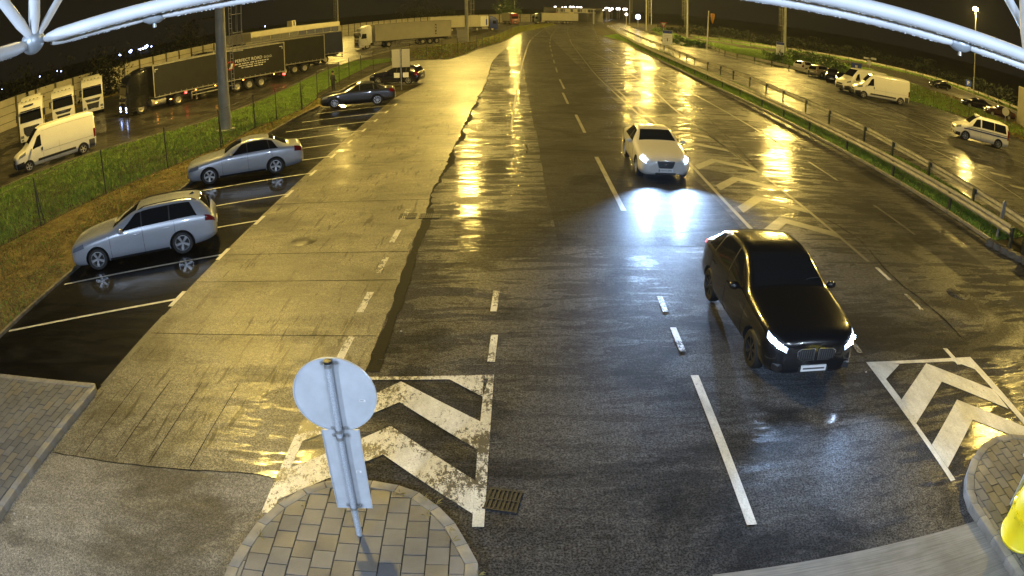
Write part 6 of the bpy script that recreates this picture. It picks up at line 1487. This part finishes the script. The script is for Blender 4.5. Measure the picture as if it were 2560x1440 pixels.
mb = MB(); mb.add([(-10.45, 1.264, 2.25), (-10.75, 1.264, 2.25), (-10.9, 1.264, 2.75), (-10.7, 1.264, 2.75)], [(0, 1, 2, 3)]); mb.build('emblem', 'sign_white', tr)
mb = MB()
for x, s_ in ((-3.1, -1), (-16.1, 1)): mb.box((x, 1.262, 3.6), (.32, .004, .06)); mb.box((x-s_*.14, 1.262, 3.48), (.05, .004, .26))
mb.build('corner_marks', 'sign_white', tr)
hd = math.degrees(t.rotation_euler.z)
t = lorry('black-curtained articulated lorry, second in the row, half hidden by the lettered one', 'black_paint', 'curtain_black'); place_lorry(t, (762, 182), (738, 184), -13.8, -12.5, 1, hd-1, True)
t = lorry('navy-curtained articulated lorry, third in the row, rear end before the beige building', 'black_paint', 'curtain_navy'); q = G(858, 152); d_ = Vector((math.cos(R(hd-2)), math.sin(R(hd-2)), 0)); t.location = q + d_*16.5 + Vector((d_.y, -d_.x, 0))*1.2; t.rotation_euler.z = R(hd-2)
t = lorry('white articulated lorry with a long beige curtain, side-on across the yard', 'white_van', 'curtain_beige'); place_lorry(t, (930, 122), (1082, 109), -1.4, -13.8, 1)
tr = [c_ for c_ in t.children if c_.name.startswith('trailer')][0]
mb = MB(); mb.box((-13.6, 1.263, 2.7), (.28, .004, 1.3)); mb.box((-13.6, 1.263, 1.75), (.25, .004, .2)); mb.build('emblem', 'ink', tr)
mb = MB(); mb.box((-13.6, 1.267, 3.0), (.14, .004, .3)); mb.box((-13.6, 1.267, 2.5), (.12, .004, .4)); mb.build('print', 'sign_white', tr)
t = lorry('blue articulated lorry with beige curtain beyond the mast, nose to the right', 'blue_cab', 'curtain_beige'); place_lorry(t, (1231, 77), (1100, 86), -1.4, -13.8, -1, 4, False)
mb = MB(); mb.box((-3.3, -1.26, 2.5), (1.9, .02, 2.6)); mb.build('front_panel', 'sign_white', t); mb = MB(); mb.box((-2.8, -1.275, 2.3), (.35, .01, 1.5)); mb.build('print', 'sign_blue', t)
t = lorry('red articulated lorry far off at the end of the barrier, facing the camera', 'red_cab', 'curtain_beige'); q = G(1288, 61); t.location = (q.x, q.y, .008); t.rotation_euler.z = R(-78)
t = lorry('dark green articulated lorry far off behind a small barrier, nose to the left', 'green_cab', 'curtain_beige'); place_lorry(t, (1345, 59), (1410, 57), -1.4, -13.8, 1, 196, False)
for px, paint, l_ in ((1427, 'red_cab', 'tiny red lorry standing under the border hall'), (1443, 'yellow_cab', 'tiny yellow lorry standing under the border hall beside the red one')):
    q = (g1+g2)/2 + Vector((-5 if px < 1430 else .5, 26, 0)); t = empty('articulated_lorry', (q.x, q.y, .0), R(-95), l_, 'lorry', 'articulated lorries'); tractor(t, paint, 'double'); 
# stray stones and litter on the forecourt
for (px, py) in ((68, 1293), (36, 1284), (1003, 828), (2165, 930)):
    q = G(px, py, .02); mb = MB(); mb.ball((0, 0, 0), .018, 5, sc=(1.2, .8, .7)); o = mb.build('pebble', 'stone', None, smooth=60); o.location = (q.x, q.y, .022); tag(o, {68: 'white pebble on the near concrete forecourt', 36: 'smaller pebble near the left pavement kerb', 1003: 'pale stone on the asphalt beside the seam', 2165: 'pale stone before the right hatched marking'}[px], 'pebble')

# HAZE: the damp night air, glowing faintly round the lamps and lifting the far darkness
m = bpy.data.materials.new('haze_air'); m.use_nodes = True; nt = m.node_tree; nt.nodes.clear()
out = nt.nodes.new('ShaderNodeOutputMaterial'); pv = nt.nodes.new('ShaderNodeVolumePrincipled'); nt.links.new(pv.outputs[0], out.inputs['Volume'])
pv.inputs['Color'].default_value = (0.85, 0.88, 0.9, 1); pv.inputs['Density'].default_value = 0.00012; pv.inputs['Anisotropy'].default_value = 0.3
MATS['haze_air'] = m
mb = MB(); mb.box((0, 340, 19.5), (900, 760, 41)); hz_ = mb.build('haze', 'haze_air'); hz_['kind'] = 'stuff'
